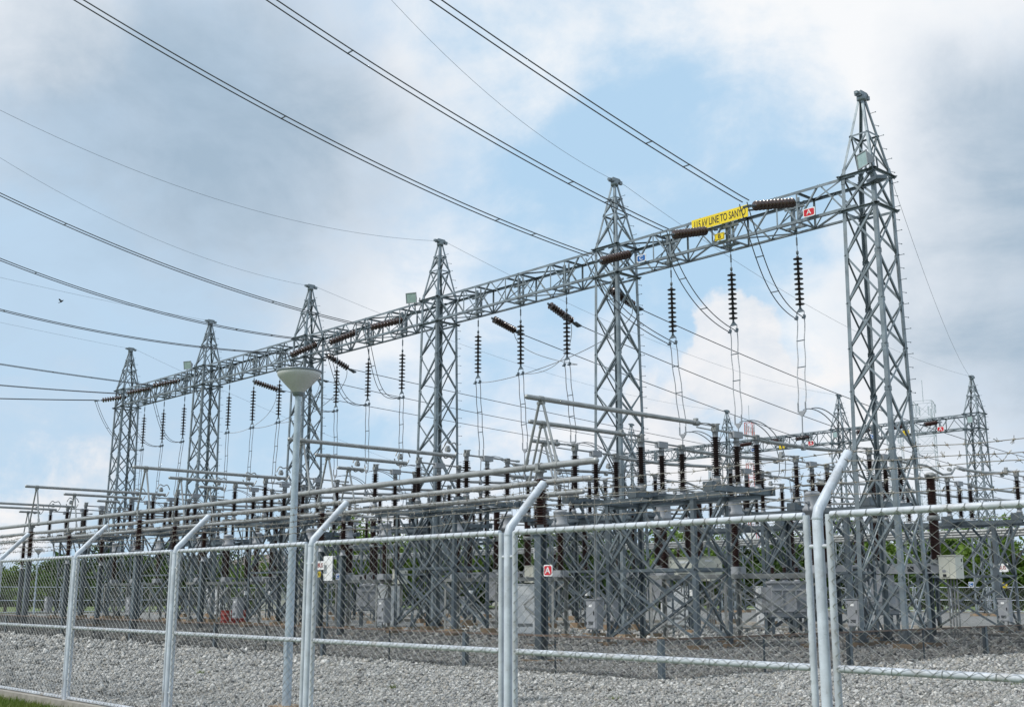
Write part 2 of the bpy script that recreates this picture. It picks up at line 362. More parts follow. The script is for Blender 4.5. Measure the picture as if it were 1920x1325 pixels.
o = stones('gravel', [(8, 15.5, 120, .025), (15.5, 21, 1500, .0205), (21, 28, 850, .0255), (28, 38, 300, .036), (38, 58, 70, .06)], 3); tag(o, 'loose grey crushed stone covering the switchyard floor', 'gravel', kind='stuff')
def blades(name, pts, h, seed, m):
    r = np.random.default_rng(seed); n = len(pts); a = r.uniform(0, 6.283, n); hh = h*r.uniform(.4, 1.3, n); w = .006+.006*r.random(n); le = r.normal(0, .45, (n, 2))*hh[:, None]
    b = np.array(pts); dx = np.cos(a)*w; dy = np.sin(a)*w
    V = np.zeros((n, 3, 3)); V[:, 0] = np.stack([b[:, 0]-dx, b[:, 1]-dy, b[:, 2]], 1); V[:, 1] = np.stack([b[:, 0]+dx, b[:, 1]+dy, b[:, 2]], 1); V[:, 2] = np.stack([b[:, 0]+le[:, 0], b[:, 1]+le[:, 1], b[:, 2]+hh], 1)
    me = bpy.data.meshes.new(name); me.from_pydata(V.reshape(-1, 3).tolist(), [], np.arange(n*3).reshape(-1, 3).tolist()); me.materials.append(m); return link(name, me)
sheet('grass_verge', [YX0, -30, -18, 20], [3.0, 6.0, 7.62], -.16, M['grass'])
gp = []
while len(gp) < 26000:
    x = random.uniform(-30, -12); y = 7.6-abs(random.gauss(0, .9))
    gp.append((x, y, -.16))
o = blades('grass', gp, .13, 5, M['grassblade']); tag(o, 'green grass along the outer foot of the fence', 'grass', kind='stuff')
def weed(x, y, i):
    r = np.random.default_rng(i); pts = [(x+r.normal(0, .045), y+r.normal(0, .045), .01) for _ in range(60)]
    o = blades('weed_tuft', pts, .085, i, M['grassblade']); return o
for i, (px, d, t) in enumerate(((1150, 19, 'small weed tuft in the gravel before the corner of the low netting barrier'), (1890, 24, 'weed tuft in the gravel at the far right edge'), (740, 21.5, 'weed tuft in the gravel beside a netting post'), (385, 26, 'weed tuft in the gravel left of the lamp post'))):
    p = at_dist(px, d); tag(weed(p.x, p.y, 40+i), t, 'weed', 'weeds in the gravel')

# ------------------------------------------------------------------ perimeter chain-link fence
PX0, PS = -5.005, 3.517
ks = list(range(-1, 8))
fence = empty('chain_link_fence', (PX0-PS*3, FY, -.02), 0, 'silver painted chain-link fence with cranked posts and barbed wire across the foreground', 'fence')
fo = Vector(fence.location)
mb = MB(); mb.tube([(0, 0, 0), (0, 0, 2.27), (0, .02, 2.33), (0, .49, 2.80)], .041, 14)
mb.lathe([(.0435, 2.255), (.0445, 2.262), (.0435, 2.27)], (0, 0, 0), n=14); mb.lathe([(.041, 0), (.03, .01), (0, .012)], (0, .49, 2.80), (0, .70, .71), 14, caps=False)
post_me = mb.mesh('post', M['paint'])
for k in ks:
    p = link('post', post_me, fence); p.location = (PX0-PS*k-fo.x, 0, 0)
# one framed panel: frame, mid rail, bolts; the netting hangs on its outer face
pw = PS-.10*2
mb = MB(); r = .0275
zt, zm, zb = 2.285, 1.154, .065
for z_ in (zt, zm, zb): mb.tube([(-pw/2+.02, 0, z_), (pw/2-.02, 0, z_)], r, 12)
for sx in (-1, 1):
    mb.tube([(sx*pw/2, 0, zb-.02), (sx*pw/2, 0, zt+.004)], r, 12)
    for z_ in (2.05, .35): mb.tube([(sx*(pw/2), 0, z_), (sx*(pw/2+.065), 0, z_)], .016, 8)
frame_me = mb.mesh('panel_frame', M['paint_warm'])
NCOL = 52; pp = (pw-.03)/NCOL; NR = 49; dz = (zt-zb)/NR
mb = MB()
for j in range(NCOL):
    pts = []
    for k in range(NR+1):
        s_ = 1 if (k+j) % 2 else -1
        x = -pw/2+.015+(j+.5)*pp+s_*pp*.5
        x += .004*math.sin(k*.9+j*.35)+.003*math.sin(j*1.7)
        pts.append((x, -.031+.0028*s_*(1 if j % 2 else -1), zb+k*dz+.004*math.sin(j*.8+k*.15)))
    mb.tube(pts, .0028, 4, caps=False)
for j in range(NCOL//2):                         # ties round the top, mid and side tubes
    x = -pw/2+.015+(2*j+1)*pp
    for zq in (zt, zm):
        if zq == zm and j % 3: continue
        mb.tube([(x+.012*q, -.0325*math.cos(math.pi*q*.9), zq+.0325*math.sin(math.pi*q*.9)) for q in np.linspace(-.5, .35, 6)], .0024, 4, caps=False)
for k in range(0, NR, 2):                         # wire ends hooked round the side tubes
    for sx in (-1, 1): mb.tube([(sx*(pw/2-.034), -.030, zb+k*dz-.02), (sx*(pw/2-.012), -.0305, zb+k*dz), (sx*(pw/2-.034), -.030, zb+k*dz+.02)], .0024, 4, caps=False)
chain_me = mb.mesh('chain_link', M['chain'])
for k in ks[:-1]:
    p = link('panel_frame', frame_me, fence); p.location = (PX0-PS*(k+.5)-fo.x, 0, 0)
    c = link('chain_link', chain_me, p)
barbs = []
L0, L1 = PX0+PS, PX0-PS*7
for n_, t in enumerate((.97, .78, .59, .40, .20)):
    mb = MB(); y0, z0 = .02+.47*t+.03, 2.33+.47*t+.03
    N = 220; pts = []
    for i in range(N+1):
        x = L0+(L1-L0)*i/N; ph = ((x-PX0)/PS) % 1
        pts.append((x-fo.x, y0+.006*math.sin(i*1.3+n_), z0-.035*math.sin(math.pi*ph)*(1+.4*math.sin(n_*2+int((x-PX0)/PS)))+.005*math.sin(i*.9+n_*2)))
    mb.tube(pts, .0036, 5, caps=False)
    for i in range(2, N, 1):
        p = Vector(pts[i])+Vector((random.uniform(-.03, .03), 0, 0))
        for q in range(4):
            a = random.uniform(0, 6.28); d = Vector((random.choice((-1, 1))*random.uniform(.2, .9), math.cos(a), math.sin(a))).normalized()
            mb.tube([p-d*.004, p+d*random.uniform(.030, .042)], .0026, 3, caps=False)
        mb.tube([p-Vector((.010, 0, 0)), p+Vector((.010, 0, 0))], 0.0075, 5)
    mb.build('barbed_wire', M['barb'], fence)

# ------------------------------------------------------------------ low dark netting barrier inside the yard
net = empty('netting_barrier', (-15.2, 17.85, 0), 0, 'low dark netting barrier with rusty top rail and stake posts in the gravel', 'barrier')
LX, LY = -62, 30
mb = MB(); mb.box((LX/2, 0, .79), (abs(LX), .035, .04)); mb.box((0, LY/2, .79), (.035, LY-.04, .04)); mb.build('top_rail', M['rail'], net)
mb = MB()
for i in range(int(62/.024)):
    mb.bar((-i*.024, 0, .0), (-i*.024, 0, .77), .0042, .0042, (0, 1, 0))
for i in range(int(30/.024)):
    mb.bar((0, i*.024, .0), (0, i*.024, .77), .0042, .0042, (1, 0, 0))
for j in range(32):
    z_ = .01+j*.024; mb.bar((0, .004, z_), (LX, .004, z_), .0042, .0042, (0, 1, 0)); mb.bar((-.004, 0, z_), (-.004, LY, z_), .0042, .0042, (1, 0, 0))
mb.build('netting', M['net'], net)
mb = MB(); mb.box((0, 0, .4), (.11, .11, .80)); main_me = mb.mesh('post', M['galv_frame'])
mb = MB(); mb.ang((0, 0, 0), (0, 0, .78), .05, .006, (1, 0, 0), (0, 1, 0)); small_me = mb.mesh('stake', M['galv_frame'])
for i in range(11):
    p = link('post', main_me, net); p.location = (-i*5.9, .03, 0)
    if i < 10: p = link('stake', small_me, net); p.location = (-i*5.9-2.95, .01, 0)
for i in range(1, 9):
    p = link('post' if i % 2 == 0 else 'stake', main_me if i % 2 == 0 else small_me, net); p.location = (-.02, i*3.4, 0)

# ------------------------------------------------------------------ lattice gantry towers and beams
def hw(z):
    if z <= ZB1: return .80-(.80-.605)*min(z, ZB0)/ZB0
    return .605+(.10-.605)*(z-ZB1)/(ZC-ZB1)
CR = [(-1, -1), (1, -1), (1, 1), (-1, 1)]
def corner(i, z, off=0): h = hw(z)+off; return Vector((CR[i][0]*h, CR[i][1]*h, z))
NODES = [.12, 2.12, 4.14, 6.11, 8.05, 9.47, 11.0, 12.64, ZB0]
def tower(name, rings, m, label, group):
    t = empty(name, (0, 0, 0), 0, label, 'lattice tower', group)
    for i in range(4):
        sx, sy = CR[i]; mb = MB()
        for z0, z1, w in ((.1, 6.0, .15), (6.0, ZB1, .13), (ZB1, ZC, .085)):
            mb.ang(corner(i, z0), corner(i, z1), w, .014, (-sx, 0, 0), (0, -sy, 0))
        for z_ in (6.0, ZB1): mb.ang(corner(i, z_-.28, .016), corner(i, z_+.28, .016), .14, .012, (-sx, 0, 0), (0, -sy, 0))
        mb.build('leg', m, t)
        mb = MB(); c = corner(i, 0); mb.box((c.x*.97, c.y*.97, .09), (.62, .62, .20)); mb.build('footing', M['conc'], t)
        mb = MB(); mb.box((c.x*.97, c.y*.97, .20), (.40, .40, .03))
        for a, b in ((1, 1), (1, -1), (-1, 1), (-1, -1)): mb.box((c.x*.97+a*.14, c.y*.97+b*.14, .24), (.04, .04, .08))
        for sgn in ((-sx, 0), (0, -sy)): mb.add([(c.x, c.y, .2), (c.x+sgn[0]*.3, c.y+sgn[1]*.3, .2), (c.x, c.y, .62), (c.x-sx*.012, c.y-sy*.012, .2), (c.x+sgn[0]*.3-sx*.012, c.y+sgn[1]*.3-sy*.012, .2), (c.x-sx*.012, c.y-sy*.012, .62)], [(0, 1, 2), (5, 4, 3), (0, 3, 4, 1), (1, 4, 5, 2), (2, 5, 3, 0)])
        mb.build('base_plate', M['galv_frame'], t)
    for i in range(4):                          # lacing of one face: crossed angles between the legs
        j = (i+1) % 4; nrm = Vector((CR[i][0]+CR[j][0], CR[i][1]+CR[j][1], 0)).normalized(); mb = MB()
        def lace(za, zb_, w=.068):
            a, b = corner(i, za), corner(j, zb_); mb.ang(a-nrm*.016, b-nrm*.016, w, .009, (0, 0, 1), -nrm)
            a, b = corner(j, za), corner(i, zb_); mb.ang(a-nrm*.030, b-nrm*.030, w, .009, (0, 0, 1), -nrm)
        for a, b in zip(NODES[:-1], NODES[1:]): lace(a, b)
        lace(ZB0, ZB1, .07)
        for z_ in NODES[1:]+[ZB1]:
            for p_, q_ in ((i, j), (j, i)):
                a = corner(p_, z_); d = (corner(q_, z_)-a).normalized(); mb.bar(a+d*.02+nrm*.004, a+d*.16+nrm*.004, .15, .008, nrm)
                for u_ in (.05, .12):
                    for w_ in (-.05, .05): c_ = a+d*u_+Vector((0, 0, w_)); mb.bar(c_, c_+nrm*.018, .02, .02)
        zs = [ZB1]+rings
        for a, b in zip(zs[:-1], zs[1:]): lace(a, b, .055)
        for z_, ex in [(ZB0, .16), (ZB1, .14)]+[(q, .03) for q in rings]:
            a, b = corner(i, z_), corner(j, z_); d = (b-a).normalized(); mb.ang(a-d*ex+nrm*.012, b+d*ex+nrm*.012, .09 if ex > .1 else .06, .009, (0, 0, -1), nrm*(1 if ex > .1 else -1))
        mb.build('lacing', m, t)
    mb = MB(); mb.lathe([(.0, ZC-.06), (.155, ZC-.05), (.165, ZC+.02), (.165, ZC+.12), (.12, ZC+.15), (0, ZC+.15)], n=12, caps=False)
    for s_ in (-1, 1):
        mb.box((s_*.10, 0, ZC+.20), (.03, .42, .15)); mb.box((0, s_*.22, ZC+.18), (.26, .03, .10)); mb.lathe([(.055, -.1), (.055, .1)], (0, s_*.18, ZC+.22), (1, 0, 0), 8)
    mb.box((.0, -.30, ZC+.18), (.12, .14, .10)); mb.box((.05, .30, ZC+.14), (.10, .16, .14)); mb.build('cap', m, t)
    bm_ = []
    for d in (Vector((1, 0, 0)), Vector((.25, 1, 0)).normalized()):
        mb = MB(); mb.tube([d*-.02, d*.19], .010, 5); mb.lathe([(.009, .175), (.02, .18), (.02, .20)], (0, 0, 0), d, 6); bm_.append(mb.mesh('step_bolt', m))
    z_ = 2.6; k = 0
    while z_ < ZC-.3:
        o = link('step_bolt', bm_[k % 2], t); o.location = corner(2, z_); z_ += .42; k += 1
    return t
TW_LAB = ['tall lattice tower nearest the camera at the right end of the gantry', 'second lattice tower from the right, carrying the end of the signed beam', 'third lattice tower from the right in the gantry, floodlight at its shoulder',
          'fourth lattice tower from the right, behind the bowl lamp post', 'fifth lattice tower from the right, small floodlight at its shoulder', 'farthest lattice tower at the left end of the gantry']
GT = 'lattice towers of the line gantry'
towers = []
tA = tower('lattice_tower', [ZR], M['galv'], TW_LAB[0], GT); tA.location = (XT, YT, 0); towers.append(tA)
tB = tower('lattice_tower', [16.88, 17.64], M['galv'], TW_LAB[1], GT); tB.location = (XT-DX, YT, 0); towers.append(tB)
for i in range(2, 6): towers.append(place(tB, False, (XT-DX*i, YT, 0), TW_LAB[i], GT))
FXT, FYT, FDX = -41.7, 87.4, 11.93
for i, l in enumerate(('right-most lattice tower of the far gantry, behind the yard', 'distant lattice tower seen just left of the nearest big tower', 'small distant lattice tower behind the brown switch insulators', 'distant lattice tower at the hidden left end of the far gantry')):
    towers.append(place(tB, False, (FXT-FDX*i, FYT, 0), l, 'lattice towers of the far gantry'))
def gantry_beam(L, phases, label, group):
    # square lattice girder along +x, centred on its span; x of the phase points given from the right end
    t = empty('gantry_beam', (0, 0, 0), 0, label, 'gantry beam', group); h = .575; x0, x1 = -L/2, L/2
    pts = [(sy*h, z_) for sy in (-1, 1) for z_ in (ZB0+.03, ZB1-.03)]
    for (y, z_) in pts:
        mb = MB(); A = (0, -math.copysign(1, y), 0); B = (0, 0, 1 if z_ < 15 else -1); mb.ang((x0-.5, y, z_), (x1+.5, y, z_), .10, .011, A, B)
        mb.build('chord', M['galv'], t)
    zb_, zt_ = ZB0+.03, ZB1-.03
    fr = sorted(sum([[x1-p-.42, x1-p+.42] for p in phases], []))
    xs = [x0]+fr+[x1]
    for sy in (-1, 1):
        mb = MB(); y = sy*(h-.013); up = False
        for x in fr: mb.ang((x, y, zb_), (x, y, zt_), .06, .008, (1, 0, 0), (0, -sy, 0))
        for q, (a, b) in enumerate(zip(xs[:-1], xs[1:])):
            seg = 1 if b-a < 1.0 else 2
            for s_ in range(seg):
                xa, xb = a+(b-a)*s_/seg, a+(b-a)*(s_+1)/seg
                za, zb2 = (zb_, zt_) if up else (zt_, zb_)
                mb.ang((xa, y-sy*.012, za), (xb, y-sy*.012, zb2), .055, .008, (0, 0, 1), (0, -sy, 0)); up = not up
        mb.build('side_lacing', M['galv'], t)
    for z_, s_ in ((zb_, 1), (zt_, -1)):
        mb = MB()
        for x in fr: mb.ang((x, -h, z_+s_*.013), (x, h, z_+s_*.013), .075, .008, (1, 0, 0), (0, 0, s_))
        flip = 1
        for a, b in zip(xs[:-1], xs[1:]):
            seg = 1
            if b-a < 1.0: continue
            for q in range(seg):
                xa, xb = a+(b-a)*q/seg, a+(b-a)*(q+1)/seg
                mb.ang((xa, -h*flip, z_+s_*.025), (xb, h*flip, z_+s_*.025), .055, .008, (1, 0, 0), (0, 0, s_)); flip = -flip
        mb.build('cross_lacing', M['galv'], t)
    mb = MB()                                   # inner frames that carry the insulators
    for p in phases:
        x = x1-p
        for sx in (-1, 1): mb.ang((x+sx*.10, 0, zb_), (x+sx*.10, 0, zt_), .10, .01, (sx, 0, 0), (0, 1, 0)); mb.bar((x+sx*.42, -h, zb_+.02), (x, h, zt_-.05), .05, .04)
        mb.ang((x-.42, -.05, zb_), (x+.42, -.05, zb_), .09, .01, (0, 1, 0), (0, 0, 1)); mb.ang((x-.42, -.05, zt_-.4), (x+.42, -.05, zt_-.4), .08, .01, (0, 1, 0), (0, 0, 1)); mb.box((x, -.1, zb_-.03), (.14, .14, .10))
    mb.build('hanger_frame', M['galv'], t)
    return t
BL = DX-1.21
bm = gantry_beam(BL, [DX*.25-.605, DX*.5-.605, DX*.75-.605], '', 'lattice beams of the line gantry')
blabs = ['lattice beam with the long yellow sign between the two nearest towers', 'lattice beam between the second and third towers from the right', 'lattice beam between the third and fourth towers from the right', 'lattice beam between the fourth and fifth towers from the right', 'lattice beam between the two farthest towers on the left']
for i in range(5): place(bm, i == 0, (XT-DX*(i+.5), YT, 0), blabs[i])
for i, l in enumerate(('far gantry lattice beam with red A and yellow B plates', 'far gantry lattice beam left of the distant tower', 'farthest lattice beam, hidden behind the brown switch insulators')):
    place(bm, False, (FXT-FDX*(i+.5), FYT, 0), l, 'lattice beams of the far gantry')

# ------------------------------------------------------------------ insulators
def disc_prof(n, pitch, r, flat=.5):
    pr = []
    for i in range(n):
        z = -i*pitch
        pr += [(.045, z), (.05, z-pitch*.28), (r*.38, z-pitch*.40), (r*.90, z-pitch*.52), (r, z-pitch*.58), (r*.95, z-pitch*.66), (r*.38, z-pitch*.70), (.05, z-pitch*.74), (.03, z-pitch*.99)]
    return pr
def suspension():
    t = empty('suspension_insulator', (0, 0, 0), 0, '', 'insulator string')
    mb = MB(); mb.tube([(0, 0, 0), (0, 0, -.92)], .012, 6); mb.box((0, 0, -.06), (.05, .08, .16)); mb.box((0, 0, -.42), (.035, .05, .3)); mb.lathe([(.03, -.75), (.05, -.80), (.045, -.88), (.02, -.92)], n=8); mb.build('hanger_rod', M['galv_frame'], t)
    mb = MB(); mb.lathe(disc_prof(10, .182, .165), (0, 0, -.95), n=18); mb.build('disc_string', M['disc'], t)
    mb = MB(); mb.lathe([(.03, -2.76), (.045, -2.80), (.03, -2.86)], n=8); mb.add([(-.17, -.012, -2.98), (.17, -.012, -2.98), (.03, -.012, -2.82), (-.03, -.012, -2.82), (-.17, .012, -2.98), (.17, .012, -2.98), (.03, .012, -2.82), (-.03, .012, -2.82)], [(0, 1, 2, 3), (7, 6, 5, 4), (0, 4, 5, 1), (1, 5, 6, 2), (2, 6, 7, 3), (3, 7, 4, 0)])
    for s_ in (-1, 1): mb.tube([(s_*.15, 0, -2.96), (s_*.15, 0, -3.2)], .014, 6); mb.box((s_*.15, 0, -3.14), (.045, .12, .09)); mb.box((s_*.15, -.05, -3.22), (.05, .16, .05))
    mb.build('yoke_plate', M['galv_frame'], t); return t
SX = [.25, .5, .75]
su = suspension(); first = True
for b in range(5):
    for p in range(3):
        place(su, first, (XT-DX*(b+SX[p]), YT, ZB0-.01), f'dark disc string hanging under the gantry beam, {PH[p]} one in the {BAYS[b]}', 'hanging disc insulator strings'); first = False
TOPC = ZB0-3.2                                  # height of the clamps under the strings
def strain_string(L, n):
    t = empty('strain_insulator', (0, 0, 0), 0, '', 'insulator string')
    mb = MB(); mb.tube([(0, 0, 0), (0, 0, -L[0])], .016, 6); mb.box((0, 0, -.1), (.04, .09, .2)); mb.box((0, 0, -L[0]*.6), (.03, .06, .12)); mb.build('link_chain', M['galv_frame'], t)
    pitch = (L[1]-L[0])/n; mb = MB(); mb.lathe(disc_prof(n, pitch, .172), (0, 0, -L[0]), n=18); mb.build('disc_string', M['strain'], t)
    mb = MB(); mb.lathe([(.03, -L[1]+.02), (.06, -L[1]-.03), (.03, -L[1]-.12)], n=8); mb.box((0, 0, -L[1]-.28), (.30, .03, .30)); mb.box((0, 0, -L[1]-.45), (.26, .07, .12)); mb.build('dead_end_clamp', M['galv_frame'], t); return t
NEAR = [(0, 0, -21.63, 15.18, .75, 14.85, 3.11, 14.3, 3.69, 14.35, .1418, .0031), (0, 1, -25.53, 15.08, .63, 14.74, 2.59, 14.32, 3.12, 14.41, .0996, .0051), (0, 2, -29.47, 15.08, .46, 14.74, 2.17, 14.27, 2.85, 14.37, .0489, .0055),
 (2, 0, -44.73, 14.99, .23, 14.9, 2.14, 14.22, 2.46, 14.25, .0261, .0069), (2, 1, -48.64, 15.05, .2, 14.93, 1.88, 14.15, 2.07, 14.17, -.0796, .0092), (2, 2, -52.43, 15.0, .2, 14.91, 1.81, 14.07, 1.97, 14.13, -.1065, .0068),
 (4, 0, -68.15, 15.09, .25, 14.99, 2.07, 14.45, 2.21, 14.47, -.0042, .0019), (4, 1, -72.16, 15.12, .26, 15.02, 1.96, 14.5, 2.25, 14.43, -.0663, .0024), (4, 2, -76.22, 15.01, .15, 14.99, 1.87, 14.54, 2.24, 14.5, -.1033, .0013)]
FAR = [(1, 0, -38.7, 14.03, 1.52, 13.66, -.1499, .0009), (1, 1, -34.86, 13.92, 1.4, 13.43, -.1599, .0014), (1, 2, -31.01, 13.7, 1.13, 13.4, -.152, .0015), (3, 0, -51.42, 13.95, .92, 13.62, -.0611, .0004), (3, 1, -55.6, 13.95, 1.9, 13.68, -.068, .0008), (3, 2, -60.0, 13.95, 1.74, 13.65, -.0447, .0001)]
def aim(o, a, b): o.location = a; o.rotation_euler = (Vector(b)-Vector(a)).to_track_quat('-Z', 'Y').to_euler()
protos = {}
SG = 'slanting disc insulator strings on the gantry'; CG = 'overhead line conductors'; JG = 'jumper cables under the gantry'
def twin(name, pts, sep, label, cat, group, m, r=.017, spacers=(), sepvec=(1, 0, 0), rs=.012):
    t = empty(name, pts[0], 0, label, cat, group); o_ = Vector(pts[0]); sv = Vector(sepvec)
    for s_ in (-1, 1):
        mb = MB(); mb.tube([Vector(p)-o_+sv*(s_*sep/2) for p in pts], r, 6); mb.build('wire', m, t)
    for f in spacers:
        i = f*(len(pts)-1); a = int(i); p = Vector(pts[a]).lerp(Vector(pts[min(a+1, len(pts)-1)]), i-a)-o_
        mb = MB(); mb.bar(p-sv*(sep/2+.02), p+sv*(sep/2+.02), .03, .03); mb.build('spacer', M['galv_frame'], t)
    return t
def bez(a, b, c, d, n=18):
    a, b, c, d = map(Vector, (a, b, c, d)); return [a*(1-t)**3+b*(3*t*(1-t)**2)+c*(3*t*t*(1-t))+d*t**3 for t in (i/n for i in range(n+1))]
for (b, p, x, z0, t0, z1, t1, z2, tw, zw, c1, c2) in NEAR:
    A = Vector((x, YT, z0)); I0 = Vector((x, YT-t0, z1)); I1 = Vector((x, YT-t1, z2)); l0 = max(.2, (I0-A).length); l1 = (I1-A).length
    s_ = strain_string((l0, l1), 11 if b == 0 else 10); aim(s_, A, I1); tag(s_, f'brown disc string pulling a line towards the camera, {PH[p]} one, {BAYS[b]}', None, SG)
    st = Vector((x, YT-tw+.1, zw)); end = 22 if b == 0 else (24 if b == 2 else 30)
    pts = [st]+[Vector((x, YT-tw-q, zw+c1*q+c2*q*q)) for q in np.linspace(.3, end+3, 40)]
    twin('twin_conductor', pts, .26, f'pair of dark overhead conductors towards the camera, {PH[p]} pair, {BAYS[b]}', 'conductor', CG, M['wire'], .019, (.13, .2, .55))
    xs = XT-DX*(b+SX[p]); q = Vector((xs, YT-.12, TOPC))
    twin('jumper_cable', bez(st+Vector((0, -.15, -.1)), st+Vector((.1, .5, -1.9)), q+Vector((-.1, -1.5, .35)) if b == 0 else q+Vector((-.9, -.9, -.25)), q), .3, f'twin jumper cable dropping to the {PH[p]} hanging string of the {BAYS[b]}', 'jumper cable', JG, M['wire'], .017, (.35, .65))
for (b, p, x, z0, t1, z1, c1, c2) in FAR:
    A = Vector((x, YT+.3, z0)); I1 = Vector((x, YT+t1+.25, z1)); l1 = max(1.55, (I1-A).length)
    if (I1-A).length < 1.5: A = I1+(A-I1).normalized()*1.6
    s_ = strain_string((.12, (I1-A).length), 10); aim(s_, A, I1); tag(s_, f'brown disc insulator string slanting away behind the gantry, {PH[p]} one in the {BAYS[b]}', None, SG)
    pts = [Vector((x, YT+t1+q, z1+c1*q+c2*q*q)) for q in np.linspace(.3, 52, 40)]
    mb = MB(); o_ = pts[0].copy(); mb.tube([v-o_ for v in pts], .019, 6); o = mb.build('line_conductor', M['wire']); o.location = o_; tag(o, f'conductor running away over the yard from the {PH[p]} rear string, {BAYS[b]}', 'conductor', CG)
    xs = XT-DX*(b+SX[p]); q = Vector((xs+.15, YT+.05, TOPC)); s0 = pts[0]+Vector((0, -.1, -.1)); o_ = s0.copy()
    mb = MB(); mb.tube([v-o_ for v in bez(s0, s0+Vector((0, .2, -1.3)), q+Vector((1.3, .6, -.15)), q)], .016, 6); o = mb.build('jumper_cable', M['wire_light']); o.location = o_; tag(o, f'single cable loop below the {PH[p]} rear string of the {BAYS[b]}', 'jumper cable', JG)
for (i, xx, z0, c1, c2, L) in ((1, -30.69, 18.63, .103, .02, 22), (2, -42.2, 18.51, -.177, .010, 27), (3, -53.6, 18.46, -.025, .012, 30), (4, -65.0, 18.40, .008, .002, 30), (5, -76.5, 18.40, .045, .001, 30)):
    mb = MB(); mb.tube([(0, -q, c1*q+c2*q*q) for q in np.linspace(.2, L, 30)], .0075, 5); o = mb.build('earth_wire', M['thin']); o.location = (XT-DX*i, YT, ZTOP-.15)
    tag(o, f'thin overhead earth wire from the top of the {["", "second", "third", "fourth", "fifth", "last"][i]} tower towards the camera', 'earth wire', 'thin overhead earth wires')
def span(a, b, sag, r, name, m, label, group, cat='earth wire'):
    a, b = Vector(a), Vector(b); mb = MB(); mb.tube([(b-a)*t-Vector((0, 0, sag*4*t*(1-t))) for t in (i/24 for i in range(25))], r, 5); o = mb.build(name, m); o.location = a; tag(o, label, cat, group); return o
span((XT, YT+.2, ZTOP-.1), (FXT, FYT-.3, 18.4), 1.3, .008, 'earth_wire', M['thin'], 'thin earth wire falling from the nearest tower top to the far gantry', 'thin overhead earth wires')
span((XT-DX, YT+.2, ZTOP-.1), (FXT, FYT-.3, 18.4), 1.2, .008, 'earth_wire', M['thin'], 'thin earth wire from the second tower top to the far right tower', 'thin overhead earth wires')
span((XT-DX*2, YT+.2, ZTOP-.1), (FXT-FDX, FYT-.3, 18.4), 1.2, .008, 'earth_wire', M['thin'], 'thin earth wire from the third tower top to the far gantry', 'thin overhead earth wires')
span((XT-DX*3, YT+.2, ZTOP-.1), (FXT-FDX*2, FYT-.3, 18.4), 1.2, .008, 'earth_wire', M['thin'], 'thin earth wire from the fourth tower top to the far gantry', 'thin overhead earth wires')
span((XT-DX*5, YT+.2, ZTOP-.1), (XT-DX*5+8, YT+40, 7), 1, .008, 'earth_wire', M['thin'], 'thin earth wire dropping behind the last tower on the left', 'thin overhead earth wires')

# ------------------------------------------------------------------ signs on the gantry
sg = empty('line_sign', (-24.90, YT-.70, 15.193), 0, 'long yellow board with black 115 kV lettering on the beam', 'sign')
mb = MB(); mb.box((-.645, 0, 0), (1.275, .02, .45)); mb.box((.645, 0, 0), (1.275, .02, .45)); mb.build('board', M['yellow'], sg)
lettering('115 kV LINE TO SANYO', .40, sg, (.0, -.0125, -.01), M['black'], .57)
mb = MB(); mb.box((-.9, .03, .0), (.04, .04, .5)); mb.box((.9, .03, .0), (.04, .04, .5)); mb.build('bracket', M['galv_frame'], sg)
def phase_plate(ch, x, y, z, w, h, label, border=True, rz=0., group='coloured phase plates'):
    t = empty('phase_plate', (x, y, z), rz, label, 'sign', group)
    face = {'A': M['red'], 'B': M['yellow'], 'C': M['blue']}[ch]; ink = M['black'] if ch == 'B' else M['white']
    mb = MB(); plate(mb, w, h, .012, 0, h*.12); mb.build('plate', M['white'] if ch != 'B' else M['yellow'], t)
    mb = MB(); plate(mb, w*.86, h*.80, .004, -.0045, h*.16); mb.build('field', face, t)
    if ch == 'B':
        for s_ in (1,):
            p = rounded(w*.9, h*.84, h*.14); mb = MB(); n = len(p); q = [(a*.93, b*.88) for a, b in p]
            mb.add([(a, -.0065, b) for a, b in p]+[(a, -.0065, b) for a, b in q], [(i, (i+1) % n, (i+1) % n+n, i+n) for i in range(n)]); mb.build('border_line', M['black'], t)
    lettering(ch, h*.78, t, (0, -.009, 0), ink, 1.2)
    mb = MB(); mb.box((0, .02, -h*.35), (w*.5, .03, .03)); mb.box((w*.42, .03, h*.3), (.03, .05, .05)); mb.build('bracket', M['galv_frame'], t)
    return t
phase_plate('A', -21.09, YT-.72, 14.49, .47, .30, 'red A plate on the gantry beam beside the nearest tower')
phase_plate('B', -24.91, YT-.72, 14.50, .44, .27, 'yellow B plate on the gantry beam below the long yellow sign')
phase_plate('C', -28.71, YT-.72, 14.50, .46, .28, 'blue C plate on the gantry beam beside the second tower')
for i in range(2):
    o = FXT-FDX*i
    for ch, dx in (('A', 3.0), ('B', 6.0), ('C', 9.0)):
        phase_plate(ch, o-dx+.5, FYT-.75, 14.42, .60, .42, f'tiny {dict(A="red", B="yellow", C="blue")[ch]} {ch} plate on the far gantry beam, {["right", "left"][i]} span')
        A = Vector((o-dx, FYT, 15.1)); I1 = Vector((o-dx-.2, FYT-1.9, 14.75)); s_ = strain_string((.3, (I1-A).length), 10); aim(s_, A, I1); tag(s_, f'red-brown insulator string on the far gantry, {dict(A="first", B="second", C="third")[ch]} one on its {["right", "left"][i]} span', None, 'insulator strings of the far gantry')
        s_.children[1].data.materials[0] = M['porc2']

